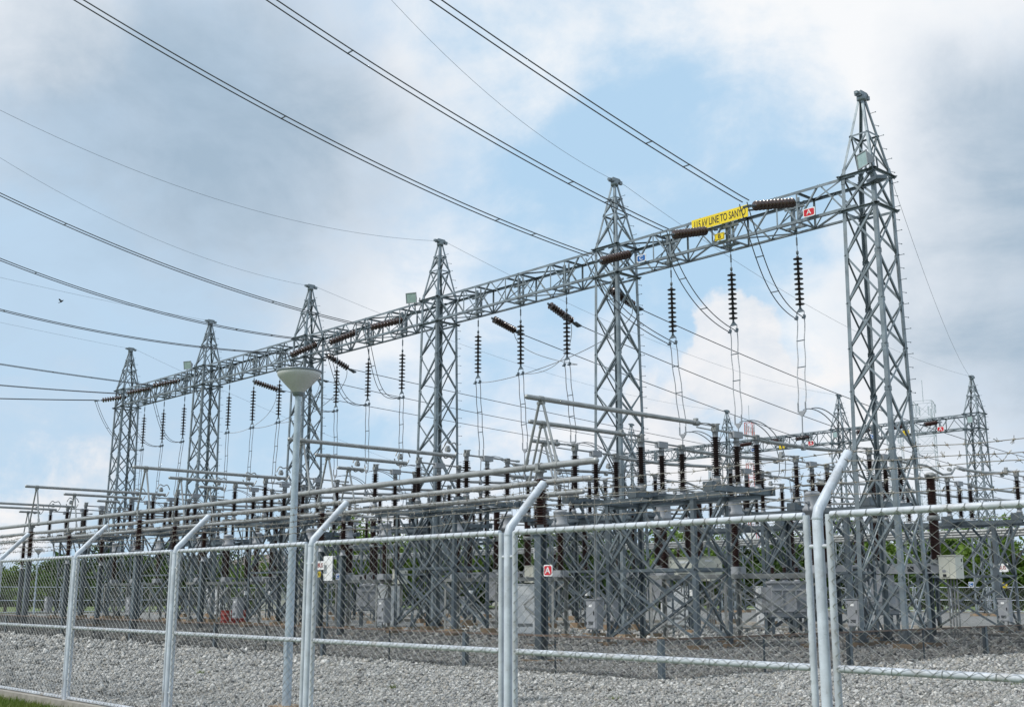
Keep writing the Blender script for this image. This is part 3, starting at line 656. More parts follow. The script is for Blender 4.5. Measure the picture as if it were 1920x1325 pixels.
# ------------------------------------------------------------------ floodlights
def floodlight():
    t = empty('floodlight', (0, 0, 0), 0, '', 'floodlight', 'floodlights on the towers')
    mb = MB(); w, h, d = .27, .24, .30                # faces -y
    f = [(-w, -d, -h), (w, -d, -h), (w, -d, h), (-w, -d, h)]; bk = [(-w*.5, 0, -h*.45), (w*.5, 0, -h*.45), (w*.5, 0, h*.45), (-w*.5, 0, h*.45)]
    mb.add(f+bk, [(0, 4, 5, 1), (1, 5, 6, 2), (2, 6, 7, 3), (3, 7, 4, 0), (4, 7, 6, 5)])
    for s_ in (-1, 1): mb.box((s_*w, -d, 0), (.03, .04, 2*h+.03)); mb.box((0, -d, s_*h), (2*w+.03, .04, .03))
    for i in range(6): mb.box((-.10+.04*i, .05, .02), (.012, .1, .18))
    mb.build('housing', M['cab'], t)
    mb = MB(); mb.box((0, -d+.004, 0), (2*w-.03, .01, 2*h-.03)); mb.lathe([(.1, -.01), (.06, .02)], (0, -d+.01, 0), (0, 1, 0), 10); mb.build('lens', M['glass'], t)
    mb = MB(); mb.tube([(0, .05, -.1), (0, .05, -.62)], .03, 6); mb.bar((-.3, .02, 0), (-.3, .02, -.35), .03, .05); mb.bar((.3, .02, 0), (.3, .02, -.35), .03, .05); mb.bar((-.3, .02, -.35), (.3, .02, -.35), .05, .03); mb.box((.05, .1, -.68), (.55, .42, .12)); mb.build('mounting_bracket', M['galv_frame'], t)
    return t
fl = floodlight()
for i, (x, y, z, rz, rx, l) in enumerate(((XT+.62, YT-.80, 15.66, -25, 6, 'square floodlight with ballast box at the shoulder of the nearest tower'), (XT-DX*2-1.35, YT-.5, 15.72, 25, 10, 'square floodlight on the beam left of the third tower from the right'), (XT-DX*4-1.35, YT-.5, 15.72, 25, 10, 'square floodlight on the beam left of the fifth tower from the right'),
        (FXT+.2, FYT-.75, 14.9, -20, 5, 'small square floodlight on the far right tower'), (FXT-FDX+.2, FYT-.75, 14.9, -20, 5, 'small square floodlight on the distant tower left of the nearest tower'))):
    o = place(fl, i == 0, (x, y, z), l); o.rotation_euler = (R(rx), 0, R(rz))

# ------------------------------------------------------------------ post insulators, switches, platforms
def shed_prof(z0, z1, n, rc, rs):
    pr = [(rc, z0)]; p = (z1-z0)/n
    for i in range(n):
        z = z0+i*p; pr += [(rc, z+p*.18), (rs, z+p*.42), (rs*.98, z+p*.50), (rc*1.02, z+p*.80)]
    return pr+[(rc, z1)]
def post_ins(mb, x, y, z0, z1, n=20, rc=.070, rs=.150, cap=.13, base=.12, seg=14):
    # porcelain body with grey metal fittings (material slots: 0 porcelain, 1 metal)
    mb.lathe(shed_prof(z0+base, z1-cap, n, rc, rs), (x, y, 0), n=seg)
    mb.lathe([(.13, z0), (.13, z0+.02), (.10, z0+.03), (.085, z0+base+.02)], (x, y, 0), n=seg, mi=1)
    mb.lathe([(.085, z1-cap-.01), (.085, z1-.02), (.10, z1-.02), (.10, z1)], (x, y, 0), n=seg, mi=1)
def switch(loops):
    # one pole of a horizontal switch: three porcelain columns on a channel, blade along +y, origin under the first column at z=0
    t = empty('disconnector_switch', (0, 0, 0), 0, '', 'switch')
    zb = 4.80
    mb = MB(); mb.box((0, 1.15, zb), (.20, 3.1, .018)); mb.box((-.10, 1.15, zb-.08), (.014, 3.1, .18)); mb.box((.10, 1.15, zb-.08), (.014, 3.1, .18)); mb.box((0, -.36, zb-.05), (.34, .20, .28)); mb.box((0, 2.64, zb-.05), (.30, .16, .24))
    mb.build('base_channel', M['galv_frame'], t)
    for y, top in ((0, 6.40), (1.02, 6.20), (2.04, 6.34)):
        mb = MB(); post_ins(mb, 0, y, zb+.14 if y == 0 else zb+.02, top, 18, cap=.16); mb.build('insulator', [M['porc'], M['cab']], t)
    mb = MB(); mb.box((0, 0, 6.45), (.16, .18, .12)); mb.box((-.06, .02, 6.56), (.05, .16, .16)); mb.box((.06, .02, 6.54), (.05, .14, .14)); mb.box((.0, .08, 6.62), (.18, .12, .03)); mb.build('jaw_contact', M['galv_dull'], t); mb = MB(); mb.lathe([(.10, zb+.01), (.13, zb+.02), (.115, zb+.15)], n=14); mb.build('bearing_base', M['galv_dull'], t)
    mb = MB(); mb.tube([(0, .05, 6.44), (0, 2.55, 6.40)], .032, 8); mb.box((0, 2.58, 6.40), (.07, .16, .08)); mb.build('blade', M['alu'], t)
    mb = MB(); mb.box((0, 1.02, 6.38), (.20, .44, .20)); mb.box((0, 1.02, 6.24), (.10, .12, .10)); mb.build('hinge_box', M['cab'], t)
    mb = MB(); mb.box((0, 2.04, 6.40), (.16, .16, .14)); mb.box((0, 2.12, 6.28), (.24, .20, .03)); mb.build('rear_contact', M['galv_dull'], t)
    mb = MB()
    if loops:
        for s_ in (-1, 1): mb.tube([(s_*.04, -1.15+.7*q, 6.55+s_*(.05+.26*math.sin(q*math.pi)+.08*math.sin(q*math.pi*3))) for q in np.linspace(0, 1, 16)], .027, 6)
    else:
        for s_ in (-1, 0, 1): mb.tube([(s_*.09, -.85, 6.56), (s_*.11, -.45, 6.60-abs(s_)*.02), (s_*.06, -.02, 6.56)], .016, 6)
        mb.tube([(.1, -1.0, 6.42), (.1, -.3, 6.40)], .02, 6)
    mb.lathe([(.085, -.08), (.085, .08)], (0, -.9, 6.56), (0, 1, 0), 12); mb.box((0, -.9, 6.67), (.12, .10, .06))
    mb.build('flexible_link', M['alu'], t)
    return t
SWL = {0: 'front', 1: 'middle', 2: 'rear'}
BO = lambda b: -KD*b
sw = [switch(False), switch(True)]
ROWY = [27.6, 36.2, 47.6]
first = [True, True]
for b in range(5):
    for r in range(3):
        for p in range(3):
            kind = 1 if (b > 0 and r == 0) else 0
            x = KX-3.1*p+BO(b); y = ROWY[r]+.18*p
            place(sw[kind], first[kind], (x, y, .0 if b == 0 else .24), f'three-column brown switch on the {SWL[r]} stand, {PH[p]} pole in the {BAYS[b]}', 'brown three-column switches'); first[kind] = False
def platform():
    # lattice stand for three poles, origin at ground under the right front leg line
    t = empty('switch_platform', (0, 0, 0), 0, '', 'steel stand', 'steel stands under the switches')
    zt = 4.70; x0, x1, y0, y1 = -6.4, -.05, 0.0, 1.75
    lx = (-5.0, -1.3)
    for y, f in ((y0, -1), (y1, 1)):
        mb = MB(); mb.box(((x0+x1)/2, y, zt-.09), (x1-x0, .012, .16)); mb.box(((x0+x1)/2, y-f*.04, zt-.006), (x1-x0, .10, .012)); mb.box(((x0+x1)/2, y-f*.04, zt-.174), (x1-x0, .10, .012)); mb.build('main_beam', M['galv_frame'], t)
    mb = MB()
    for x in lx: mb.box((x, (y0+y1)/2, zt-.11), (.012, y1-y0-.03, .12)); mb.box((x-.04, (y0+y1)/2, zt-.055), (.08, y1-y0-.03, .012))
    mb.bar((lx[0], y0+.05, zt-.1), (lx[1], y1-.05, zt-.1), .07, .01); mb.bar((lx[0], y1-.05, zt-.12), (lx[1], y0+.05, zt-.12), .07, .01)
    mb.build('cross_beam', M['galv_frame'], t)
    legs = [(lx[0], y0, 1, 1), (lx[1], y0, -1, 1), (lx[1], y1, -1, -1), (lx[0], y1, 1, -1)]
    for x, y, a, c in legs:
        mb = MB(); mb.ang((x, y, .12), (x, y, zt-.182), .14, .013, (a, 0, 0), (0, c, 0)); mb.build('leg', M['galv_frame'], t)
        mb = MB(); mb.box((x, y, .05), (.46, .46, .22)); mb.build('footing', M['conc'], t)
    mb = MB(); zm = 2.35
    for y, f in ((y0, 1), (y1, -1)):
        yy = y+f*.02
        mb.ang((lx[0], yy, zm), (lx[1], yy, zm), .09, .01, (0, 0, 1), (0, f, 0))
        for za, zb_ in ((.2, zm), (zm, zt-.182)):
            xm = (lx[0]+lx[1])/2
            if za < 1:
                mb.ang((lx[0], yy+f*.012, za), (lx[1], yy+f*.012, zb_), .09, .009, (0, 0, 1), (0, f, 0)); mb.ang((lx[1], yy+f*.026, za), (lx[0], yy+f*.026, zb_), .09, .009, (0, 0, 1), (0, f, 0))
            else:
                for xa, xb in ((lx[0], xm), (xm, lx[1])):
                    mb.ang((xa, yy+f*.012, za), (xb, yy+f*.012, zb_), .08, .009, (0, 0, 1), (0, f, 0)); mb.ang((xb, yy+f*.026, za), (xa, yy+f*.026, zb_), .08, .009, (0, 0, 1), (0, f, 0))
        mb.ang((lx[0], yy, zm+.5), (lx[0]-1.2, yy, zt-.182), .08, .009, (0, 0, 1), (0, f, 0)); mb.ang((lx[1], yy, zm+.5), (lx[1]+1.1, yy, zt-.182), .08, .009, (0, 0, 1), (0, f, 0))
    for x, f in ((lx[0], 1), (lx[1], -1)):
        xx = x+f*.02; mb.ang((xx, y0, zm+.03), (xx, y1, zm+.03), .08, .009, (0, 0, 1), (f, 0, 0))
        for za, zb_ in ((.2, zm), (zm, zt-.182)):
            mb.ang((xx+f*.012, y0, za), (xx+f*.012, y1, zb_), .075, .009, (0, 0, 1), (f, 0, 0)); mb.ang((xx+f*.026, y1, za), (xx+f*.026, y0, zb_), .075, .009, (0, 0, 1), (f, 0, 0))
    mb.build('bracing', M['galv_frame'], t)
    mb = MB(); mb.tube([(x0+.2, y0-.22, zt+.10), (x1-.1, y0-.22, zt+.10)], .022, 6)
    for x in (-6.1, -3.15, -.1): mb.box((x, y0-.14, zt+.04), (.05, .24, .10)); mb.tube([(x, y0-.22, zt+.1), (x, y0+.1, zt+.16)], .018, 6)
    mb.tube([(lx[0]-.25, y0-.22, 1.5), (lx[0]-.25, y0-.22, zt+.1)], .022, 6); mb.build('drive_rod', M['galv_dull'], t)
    return t
pf = platform(); first_ = True
for r in range(3):
    for b in range(5):
        o = place(pf, first_, (KX+BO(b)+(-.10), ROWY[r]+.62, -.01 if b == 0 else .22), f'braced steel stand under the {SWL[r]} switches in the {BAYS[b]}'); first_ = False
def control_box(w, d, h, m, name='control_box', cat='cabinet'):
    t = empty(name, (0, 0, 0), 0, '', cat)
    mb = MB(); mb.box((0, 0, h/2), (w, d, h)); mb.box((0, -.01, h+.012), (w+.05, d+.07, .024)); mb.build('body', m, t)
    mb = MB(); mb.box((0, -d/2-.012, h/2), (w-.06, .022, h-.08)); dr = mb.build('door', m, t)
    mb = MB(); mb.box((w*.32, -d/2-.035, h*.55), (.03, .03, .12)); mb.build('handle', M['dark'], dr)
    for zq in (.2, .8): mb = MB(); mb.box((-w/2+.03, -d/2-.03, h*zq), (.03, .03, .08)); mb.build('hinge', M['dark'], dr)
    mb = MB(); mb.box((-.02*w, -d/2-.026, h*.80), (w*.3, .006, .08)); mb.build('label_plate', M['white'], dr)
    mb = MB()
    for q in range(4): mb.box((0, -d/2-.028, h*.16+.03*q), (w*.45, .012, .012))
    mb.build('vent', M['dark'], dr)
    mb = MB(); mb.tube([(-.1, 0, 0), (-.1, 0, -.5)], .025, 6); mb.tube([(.08, 0, 0), (.08, 0, -.5)], .025, 6); mb.build('conduit', M['galv_dull'], t); return t
cb = control_box(.46, .32, .92, M['cab']); first_ = True
for r in (0, 1, 2):
    for b in range(5):
        o = place(cb, first_, (KX+BO(b)-5.38 if r == 0 else KX+BO(b)-1.1, ROWY[r]+.35, .55), f'grey drive cabinet at the foot of the {SWL[r]} switch stand in the {BAYS[b]}', 'grey drive cabinets on the switch stands'); first_ = False

# ------------------------------------------------------------------ front tubular busbars, posts and A-frames
BUSY = [20.4, 23.45, 26.5]; ZBUS = 4.83
BE = [-19.25, -22.35, -25.6]
GBUS = 'long aluminium bus tubes'
for k in range(3):
    mb = MB(); L = 74; mb.tube([(0, 0, 0), (-L, 0, 0)], .082, 14); mb.lathe([(.082, 0), (.075, .04), (.05, .07), (.0, .08)], (0, 0, 0), (1, 0, 0), 14, caps=False)
    for q in range(1, 7): mb.lathe([(.092, -.12), (.092, .12)], (-q*11.446, 0, 0), (1, 0, 0), 14)
    o = mb.build('bus_tube', M['alu']); o.location = (BE[k], BUSY[k], ZBUS); tag(o, f'long pale aluminium bus tube running along the yard, {["nearest", "second", "third"][k]} from the fence', 'bus tube', GBUS)
def bus_post():
    t = empty('bus_support', (0, 0, 0), 0, '', 'insulated post', 'insulated posts under the bus tubes')
    mb = MB(); z1 = 3.12
    for s_ in (-1, 1): mb.box((0, s_*.10, z1/2+.05), (.22, .014, z1-.1))
    mb.box((0, 0, z1/2+.05), (.012, .186, z1-.1)); mb.box((0, 0, z1+.012), (.30, .30, .024)); mb.box((0, 0, .10), (.40, .40, .025)); mb.build('column', M['galv_frame'], t)
    mb = MB(); mb.box((0, 0, 0), (.75, .75, .17)); mb.build('footing', M['conc'], t)
    mb = MB(); post_ins(mb, 0, 0, z1+.02, ZBUS-.15, 17, .085, .175, .16, .22, 16); mb.build('insulator', [M['porc2'], M['cab']], t)
    mb = MB(); mb.box((0, 0, ZBUS-.12), (.26, .24, .05)); mb.lathe([(.10, -.07), (.10, .07)], (.0, 0, ZBUS), (1, 0, 0), 12); mb.box((0, .11, ZBUS-.02), (.10, .03, .2)); mb.box((0, -.11, ZBUS-.02), (.10, .03, .2)); mb.build('bus_clamp', M['galv_dull'], t); return t
bp_ = bus_post(); first_ = True
BUSN = ['nearest', 'second', 'third']
POSTX = lambda b, k: -21.2-3.1*k-11.446*b
for b in range(6):
    for k in range(3):
        nm = BAYS[b] if b < 5 else 'bay beyond the last tower'
        place(bp_, first_, (POSTX(b, k), BUSY[k], 0), f'steel post with red-brown insulator under the {BUSN[k]} bus tube, {nm}'); first_ = False
def a_frame():
    t = empty('a_frame', (0, 0, 0), 0, '', 'pipe trestle', 'pipe A-frames on the bus tubes')
    for s_ in (-1, 1):
        mb = MB(); mb.tube([(s_*.56, 0, .10), (s_*.08, 0, 1.60)], .036, 10); mb.lathe([(.05, 0), (.05, .16)], (s_*.56, 0, .08), Vector((-s_*.48, 0, 1.5)), 10); mb.build('leg', M['alu'], t)
    mb = MB()
    for s_ in (-1, 1): mb.lathe([(.095, -.06), (.095, .06)], (s_*.56, 0, 0), (1, 0, 0), 12); mb.box((s_*.56, 0, .09), (.09, .05, .06))
    mb.lathe([(.078, -.07), (.078, .07)], (0, 0, 1.74), (0, 1, 0), 12); mb.box((0, 0, 1.63), (.22, .10, .07)); mb.build('clamp', M['galv_dull'], t); return t
af = a_frame(); first_ = True
ct_mb = {}
for b in range(5):
    for k in range(3):
        dzb = 0 if b == 0 else .05
        x = (KX-3.1*k if b == 0 else KX-3.1*k+.20)+BO(b)
        o = place(af, first_, (x, BUSY[k], ZBUS), f'pipe A-frame standing on the {BUSN[k]} bus tube in the {BAYS[b]}'); first_ = False
        y0, y1 = BUSY[k]-.5, ROWY[0]+.18*k-.75
        mb = MB(); mb.tube([(0, 0, 0), (0, y1-y0, 0)], .066, 14); mb.lathe([(.066, 0), (.055, .04), (0, .06)], (0, 0, 0), (0, -1, 0), 14, caps=False); mb.lathe([(.075, -.06), (.075, .06)], (0, .5, 0), (0, 1, 0), 14)
        o = mb.build('cross_tube', M['alu']); o.location = (x, y0, ZBUS+1.74); tag(o, f'aluminium cross tube from the {BUSN[k]} bus A-frame to the front switches, {BAYS[b]}', 'tube', 'aluminium cross tubes')
        # rear tubes row to row
        for q, (ya, za, yb, zb_) in enumerate(((ROWY[0]+.18*k+2.2, 6.34, ROWY[1]+.18*k-.8, 6.40), (ROWY[1]+.18*k+2.2, 6.30, 42.4, 6.38), (42.6, 6.38, ROWY[2]+.18*k-.8, 6.45), (ROWY[2]+.18*k+2.2, 6.35, 57+2.6*k, 6.5))):
            mb = MB(); d = yb-ya; pts = [(0, 0, 0), (0, .4, -.02), (0, d*.5, -.03), (0, d-.4, zb_-za), (0, d, zb_-za)] if q != 1 else [(0, 0, 0), (0, d*.45, .0), (0, d*.75, -.25), (0, d*.92, -.18), (0, d, zb_-za)]
            mb.tube(pts, .06 if q != 1 else .045, 12)
            for yy in (.5, d-.45): mb.lathe([(.075, -.06), (.075, .06)], (0, yy, -.02), (0, 1, 0), 12)
            o = mb.build('link_tube', M['alu']); o.location = (x-.02, ya, za+(0 if b == 0 else .14)); tag(o, f'tube between {["front and middle switches", "middle switches and breaker", "breaker and rear switches", "rear switches and back buses"][q]}, {PH[k]} one in the {BAYS[b]}', 'tube', 'aluminium link tubes')
        DRY = 32.2+.75*k if b == 0 else 33.0+.25*k
        # small post insulator on the tube, that ends the dropper from the gantry
        t = empty('tube_insulator', (x, DRY, 6.40+(0 if b == 0 else .14)), 0, f'small single-disc insulator on the {PH[k]} tube under the gantry, {BAYS[b]}', 'insulator', 'small insulators ending the droppers')
        mb = MB(); mb.box((0, 0, -.08), (.12, .10, .22)); mb.lathe([(.04, 0), (.045, .16)], n=10); mb.build('tube_clamp', M['cab'], t); mb = MB(); mb.lathe([(.05, .28), (.035, .34), (.035, .40)], n=10); mb.build('end_fitting', M['cab'], t)
        mb = MB(); mb.lathe([(.04, .14), (.15, .19), (.155, .215), (.05, .25), (.05, .29)], n=16); mb.build('disc', M['disc'], t)
        mb = MB(); mb.tube([(0, 0, .38), (0, .02, .95)], .02, 8); mb.add([(-.16, .01, 1.1), (.16, .01, 1.1), (.04, .01, .93), (-.04, .01, .93), (-.16, .05, 1.1), (.16, .05, 1.1), (.04, .05, .93), (-.04, .05, .93)], [(3, 2, 1, 0), (4, 5, 6, 7), (1, 5, 4, 0), (2, 6, 5, 1), (3, 7, 6, 2), (0, 4, 7, 3)])
        for s_ in (-1, 1): mb.tube([(s_*.14, .03, 1.06), (s_*.14, .03, 1.38)], .026, 8)
        mb.build('yoke', M['cab'], t)
        # dropper: twin conductor with spacers
        xs = XT-DX*(b+SX[k]); A = Vector((xs, YT, TOPC)); Bq = Vector((x, DRY+.05, 7.8+(0 if b == 0 else .14)))
        pts = [A.lerp(Bq, i/12)+Vector((.02*math.sin(i*1.3), 0, 0)) for i in range(13)]
        twin('dropper', pts, .29, f'pair of vertical conductors below the {PH[k]} hanging string in the {BAYS[b]}', 'dropper', 'twin droppers from the gantry', M['wire_light'] if b == 0 else M['wire'], .017, (.28, .6) if b == 0 else (.45, .75))
        t2 = Vector((x+.1, DRY+.15, 7.55)); e2 = Vector((x+.2, DRY+2.2, 5.75)); 
        mb = MB(); o_ = t2.copy()
        for s_ in (-.13, .13): mb.tube([v-o_+Vector((s_, 0, 0)) for v in bez(t2, t2+Vector((.0, .9, .35)), e2+Vector((0, .5, 1.4)), e2)], .018, 6)
        o = mb.build('loop_cable', M['wire_light']); o.location = o_; tag(o, f'pair of curved cables looping down from the {PH[k]} dropper foot in the {BAYS[b]}', 'cable', 'looped cables at the dropper feet')

# ------------------------------------------------------------------ current transformers and circuit breakers
def ctrans():
    t = empty('current_transformer', (0, 0, 0), 0, '', 'transformer', 'tall current transformers')
    mb = MB(); mb.lathe(shed_prof(2.55, 3.98, 22, .10, .165), n=16); mb.build('insulator', M['porc2'], t)
    mb = MB(); mb.lathe([(.14, 3.97), (.14, 4.08), (.32, 4.22), (.34, 4.26), (.34, 4.32), (.27, 4.40), (.255, 4.74), (.27, 4.76), (.27, 4.80), (.20, 4.86), (0, 4.87)], n=20, caps=False); mb.box((0, -.30, 4.5), (.09, .14, .09)); mb.box((0, .30, 4.5), (.09, .14, .09)); mb.tube([(0, -.5, 4.5), (0, .5, 4.5)], .03, 8); mb.build('head_tank', M['cab'], t)
    mb = MB(); mb.box((0, 0, 2.42), (.46, .46, .26)); mb.box((.25, 0, 2.42), (.10, .24, .2)); mb.build('base_box', M['cab'], t)
    return t
def stand(name, w, d, h, nx, label_cat, m):
    t = empty(name, (0, 0, 0), 0, '', label_cat)
    mb = MB(); mb.box((0, -d/2, h-.07), (w, .06, .14)); mb.box((0, d/2, h-.07), (w, .06, .14)); mb.build('top_frame', m, t)
    xs = [-w/2+.35+(w-.7)*i/(nx-1) for i in range(nx)]
    for x in xs:
        for s_ in (-1, 1):
            mb = MB(); mb.ang((x, s_*d/2, .1), (x, s_*d/2, h-.14), .12, .012, (1, 0, 0), (0, -s_, 0)); mb.build('leg', m, t)
            mb = MB(); mb.box((x, s_*d/2, .04), (.42, .42, .22)); mb.build('footing', M['conc'], t)
    mb = MB()
    for x in xs:
        mb.box((x, 0, h-.07), (.06, d-.06, .13)); mb.bar((x, -d/2, .3), (x, d/2, h-.2), .07, .01, (1, 0, 0)); mb.bar((x+.02, d/2, .3), (x+.02, -d/2, h-.2), .07, .01, (1, 0, 0))
    for i, (a, c) in enumerate(zip(xs[:-1], xs[1:])):
        for s_ in (-1, 1): mb.bar((a, s_*d/2*.96, .3), (c, s_*d/2*.96, h-.2), .07, .01, (0, 1, 0)); mb.bar((c, s_*d/2*.9, .3), (a, s_*d/2*.9, h-.2), .07, .01, (0, 1, 0))
    mb.build('bracing', m, t); return t
def arrester():
    t = empty('surge_arrester', (0, 0, 0), 0, '', 'surge arrester', 'surge arresters on slim pedestals')
    mb = MB(); mb.lathe(shed_prof(2.7, 4.75, 26, .115, .165), n=16); mb.build('housing', M['porc2'], t)
    mb = MB(); mb.lathe([(.15, 4.74), (.17, 4.77), (.17, 4.84), (.10, 4.90), (0, 4.91)], n=16, caps=False); mb.tube([(0, 0, 4.85), (0, .2, 5.3), (0, .1, 6.3)], .016, 6); mb.build('top_cap', M['cab'], t)
    mb = MB(); mb.lathe([(.36, 4.30), (.385, 4.32), (.36, 4.34)], n=20, caps=False); mb.bar((-.36, 0, 4.32), (.36, 0, 4.32), .03, .02); mb.bar((0, -.36, 4.32), (0, .36, 4.32), .02, .03); mb.build('grading_ring', M['alu'], t)
    mb = MB()
    for a, c in ((-1, -1), (1, -1), (1, 1), (-1, 1)): mb.ang((a*.18, c*.18, .1), (a*.18, c*.18, 2.6), .08, .009, (-a, 0, 0), (0, -c, 0))
    for q in range(4):
        z_ = .3+.57*q
        for a, c in ((-1, -1), (1, -1), (1, 1), (-1, 1)): mb.bar((a*.18, c*.18, z_), (-c*.18, a*.18, z_+.5), .045, .008, (a-c, a+c, 0))
    mb.box((0, 0, 2.63), (.5, .5, .06)); mb.build('pedestal', M['galv_frame'], t)
    mb = MB(); mb.box((0, 0, .06), (.62, .62, .2)); mb.build('footing', M['conc'], t)
    mb = MB(); mb.box((.24, -.1, 1.7), (.14, .2, .26)); mb.build('counter_box', M['white'], t)
    return t
ar_ = arrester(); f1 = True
for b in range(5):
    for p in range(3):
        if b == 0 and p == 0: continue
        place(ar_, f1, (KX-3.1*p+BO(b)+.35, 39.9, 0), f'brown surge arrester with ring on slim lattice pedestal, {PH[p]} one in the {BAYS[b]}'); f1 = False
ctp = ctrans(); cts = stand('transformer_stand', 7.2, .8, 2.30, 3, 'steel stand', M['galv_dull']); f1 = True
for b in range(5):
    place(cts, f1, (KX-3.1+BO(b), 32.2, 0), f'braced stand carrying three current transformers in the {BAYS[b]}', 'stands of the current transformers')
    for p in range(3):
        place(ctp, f1 and p == 0, (KX-3.1*p+BO(b)+.25, 32.2, 0), f'current transformer with grey head tank, {PH[p]} one in the {BAYS[b]}')
    f1 = False
def breaker():
    t = empty('circuit_breaker', (0, 0, 0), 0, '', 'circuit breaker', 'three-pole circuit breakers')
    mb = MB(); mb.box((-2.5, 0, 2.62), (5.9, .34, .38)); mb.box((-2.5, -.175, 2.62), (.3, .02, .12))
    for x in (-.3, -1.0, -3.4, -4.5): mb.box((x, -.176, 2.60), (.26, .012, .2), 1)
    mb.build('pole_beam', [M['cab'], M['dark']], t)
    for x in (0, -2.45, -4.9):
        mb = MB(); mb.lathe(shed_prof(2.95, 4.45, 26, .17, .215), (x, 0, 0), n=18); mb.lathe(shed_prof(4.6, 6.1, 26, .15, .205), (x, 0, 0), n=18); mb.lathe([(.2, 4.43), (.24, 4.46), (.24, 4.58), (.2, 4.62)], (x, 0, 0), n=16, mi=1); mb.lathe([(.24, 2.80), (.24, 2.86), (.17, 2.96)], (x, 0, 0), n=16, mi=1); mb.lathe([(.16, 6.08), (.22, 6.12), (.22, 6.2), (.12, 6.28), (0, 6.3)], (x, 0, 0), n=16, mi=1, caps=False); mb.box((x, -.2, 6.18), (.14, .3, .04), 1); mb.box((x, .24, 4.52), (.14, .3, .04), 1)
        mb.build('pole', [M['porc2'], M['galv_dull']], t)
    mb = MB()
    for x in (-.45, -4.5):
        for y in (-.2, .2): mb.ang((x, y, .1), (x, y, 2.43), .14, .013, (1, 0, 0), (0, -math.copysign(1, y), 0))
        mb.bar((x, -.2, .4), (x, .2, 2.3), .06, .01, (1, 0, 0))
    mb.bar((-.45, 0, .4), (-4.5, 0, 2.3), .08, .01, (0, 1, 0)); mb.bar((-4.5, .03, .4), (-.45, .03, 2.3), .08, .01, (0, 1, 0)); mb.build('leg_frame', M['galv_frame'], t)
    mb = MB(); mb.box((-2.45, -.05, 1.85), (1.0, .55, 1.1)); mb.box((-2.45, -.34, 1.85), (.9, .02, 1.0)); mb.build('drive_housing', M['cab'], t)
    cbx = MB(); cbx.box((.72, -.28, 2.64), (.66, .62, .84)); cbx.box((.72, -.28, 3.075), (.72, .68, .03)); c = cbx.build('control_cabinet', M['cream'], t)
    mb = MB(); mb.box((.62, -.60, 2.62), (.36, .02, .7)); mb.build('door', M['cream'], c)
    mb = MB(); mb.box((.60, -.615, 2.50), (.14, .012, .09)); mb.box((.61, -.615, 2.34), (.13, .02, .09), 1); mb.box((1.056, -.15, 2.6), (.02, .07, .04), 1); mb.box((1.056, -.1, 2.9), (.02, .06, .12), 1); mb.build('door_panel', [M['cab'], M['dark']], c)
    mb = MB()
    for x in (.5, .62, .74, .86): mb.tube([(x, -.2, 2.22), (x, -.2, .0)], .035, 8)
    mb.build('cable_conduit', M['galv_dull'], t)
    return t
bk = breaker(); f1 = True
for b in range(5): place(bk, f1, (-22.25+BO(b), 42.5, 0), f'circuit breaker of three thick brown columns on a grey beam in the {BAYS[b]}'); f1 = False
# kiosks and cabinets standing in the yard
kk = control_box(1.3, .8, 1.9, M['white'], 'kiosk')
for i, (px, d, w, l) in enumerate(((1264, 60, 1, 'white kiosk on the gravel seen through the nearest switch stand'), (985, 47, 1, 'tall pale kiosk left of the post with the red A plate'), (728, 58, .8, 'pale kiosk behind the second switch stand'), (1440, 62, .9, 'white kiosk between fence post and nearest breaker'), (405, 90, 1, 'small pale kiosk at the back left of the yard'))):
    p = at_dist(px, d); o = place(kk, i == 0, (p.x, p.y, .12), l, 'pale kiosks in the yard', R(45)); o.scale = (w, w, 1)
mk = control_box(1.1, .6, .8, M['cream'], 'marshalling_box'); 
for i, (px, py, d, l) in enumerate(((1283, 1086, 46, 'cream equipment box raised on a stand right of the nearest breaker stand'), (1330, 1080, 52, 'second cream equipment box, farther back on a stand'))):
    p = at_dist(px, d); z = 1.68+(1111-py)/2170*d; o = place(mk, i == 0, (p.x, p.y, z), l, 'cream boxes on stands', R(45))
    mb = MB()
    for a in (-.45, .45): mb.box((a, 0, -z/2), (.08, .08, z))
    mb.box((0, 0, -.03), (1.15, .5, .05)); mb.build('support_leg', M['galv_frame'], o)
def aux_tank():
    t = empty('auxiliary_transformer', (0, 0, 0), 0, '', 'transformer', 'grey tank transformers on stands')
    mb = MB(); mb.box((0, 0, 1.45), (1.25, 1.0, 1.2)); mb.box((0, 0, 2.08), (1.36, 1.12, .08)); mb.box((0, -.52, 1.05), (1.27, .06, .06)); mb.box((0, -.52, 1.8), (1.27, .05, .05)); mb.box((-.25, -.52, 1.45), (.05, .05, .7)); mb.box((.25, -.52, 1.45), (.05, .05, .7)); mb.build('tank', M['cab'], t)
    for s_ in (-1, 1):
        mb = MB()
        for i in range(6): mb.box((s_*.72, -.38+.15*i, 1.45), (.2, .05, .9))
        mb.build('radiator', M['cab'], t)
    mb = MB()
    for x in (-.6, .6):
        for y in (-.4, .4): mb.box((x, y, .4), (.10, .10, .84))
    mb.box((0, 0, .82), (1.4, 1.1, .05)); mb.build('leg', M['galv_frame'], t)
    for x in (-.45, 0, .45):
        mb = MB(); post_ins(mb, x, 0, 2.12, 2.7, 8, .05, .10, .06, .05, 12); mb.build('bushing', [M['porc2'], M['cab']], t)
    return t
ax_ = aux_tank()
for i, (px, d, l) in enumerate(((1473, 45, 'grey tank transformer on legs just left of the big fence post'), (1648, 52, 'grey tank transformer on legs behind the nearest tower'), (700, 62, 'grey tank transformer on legs behind the third tower'))):
    p = at_dist(px, d); place(ax_, i == 0, (p.x, p.y, 0), l, rz=R(48))
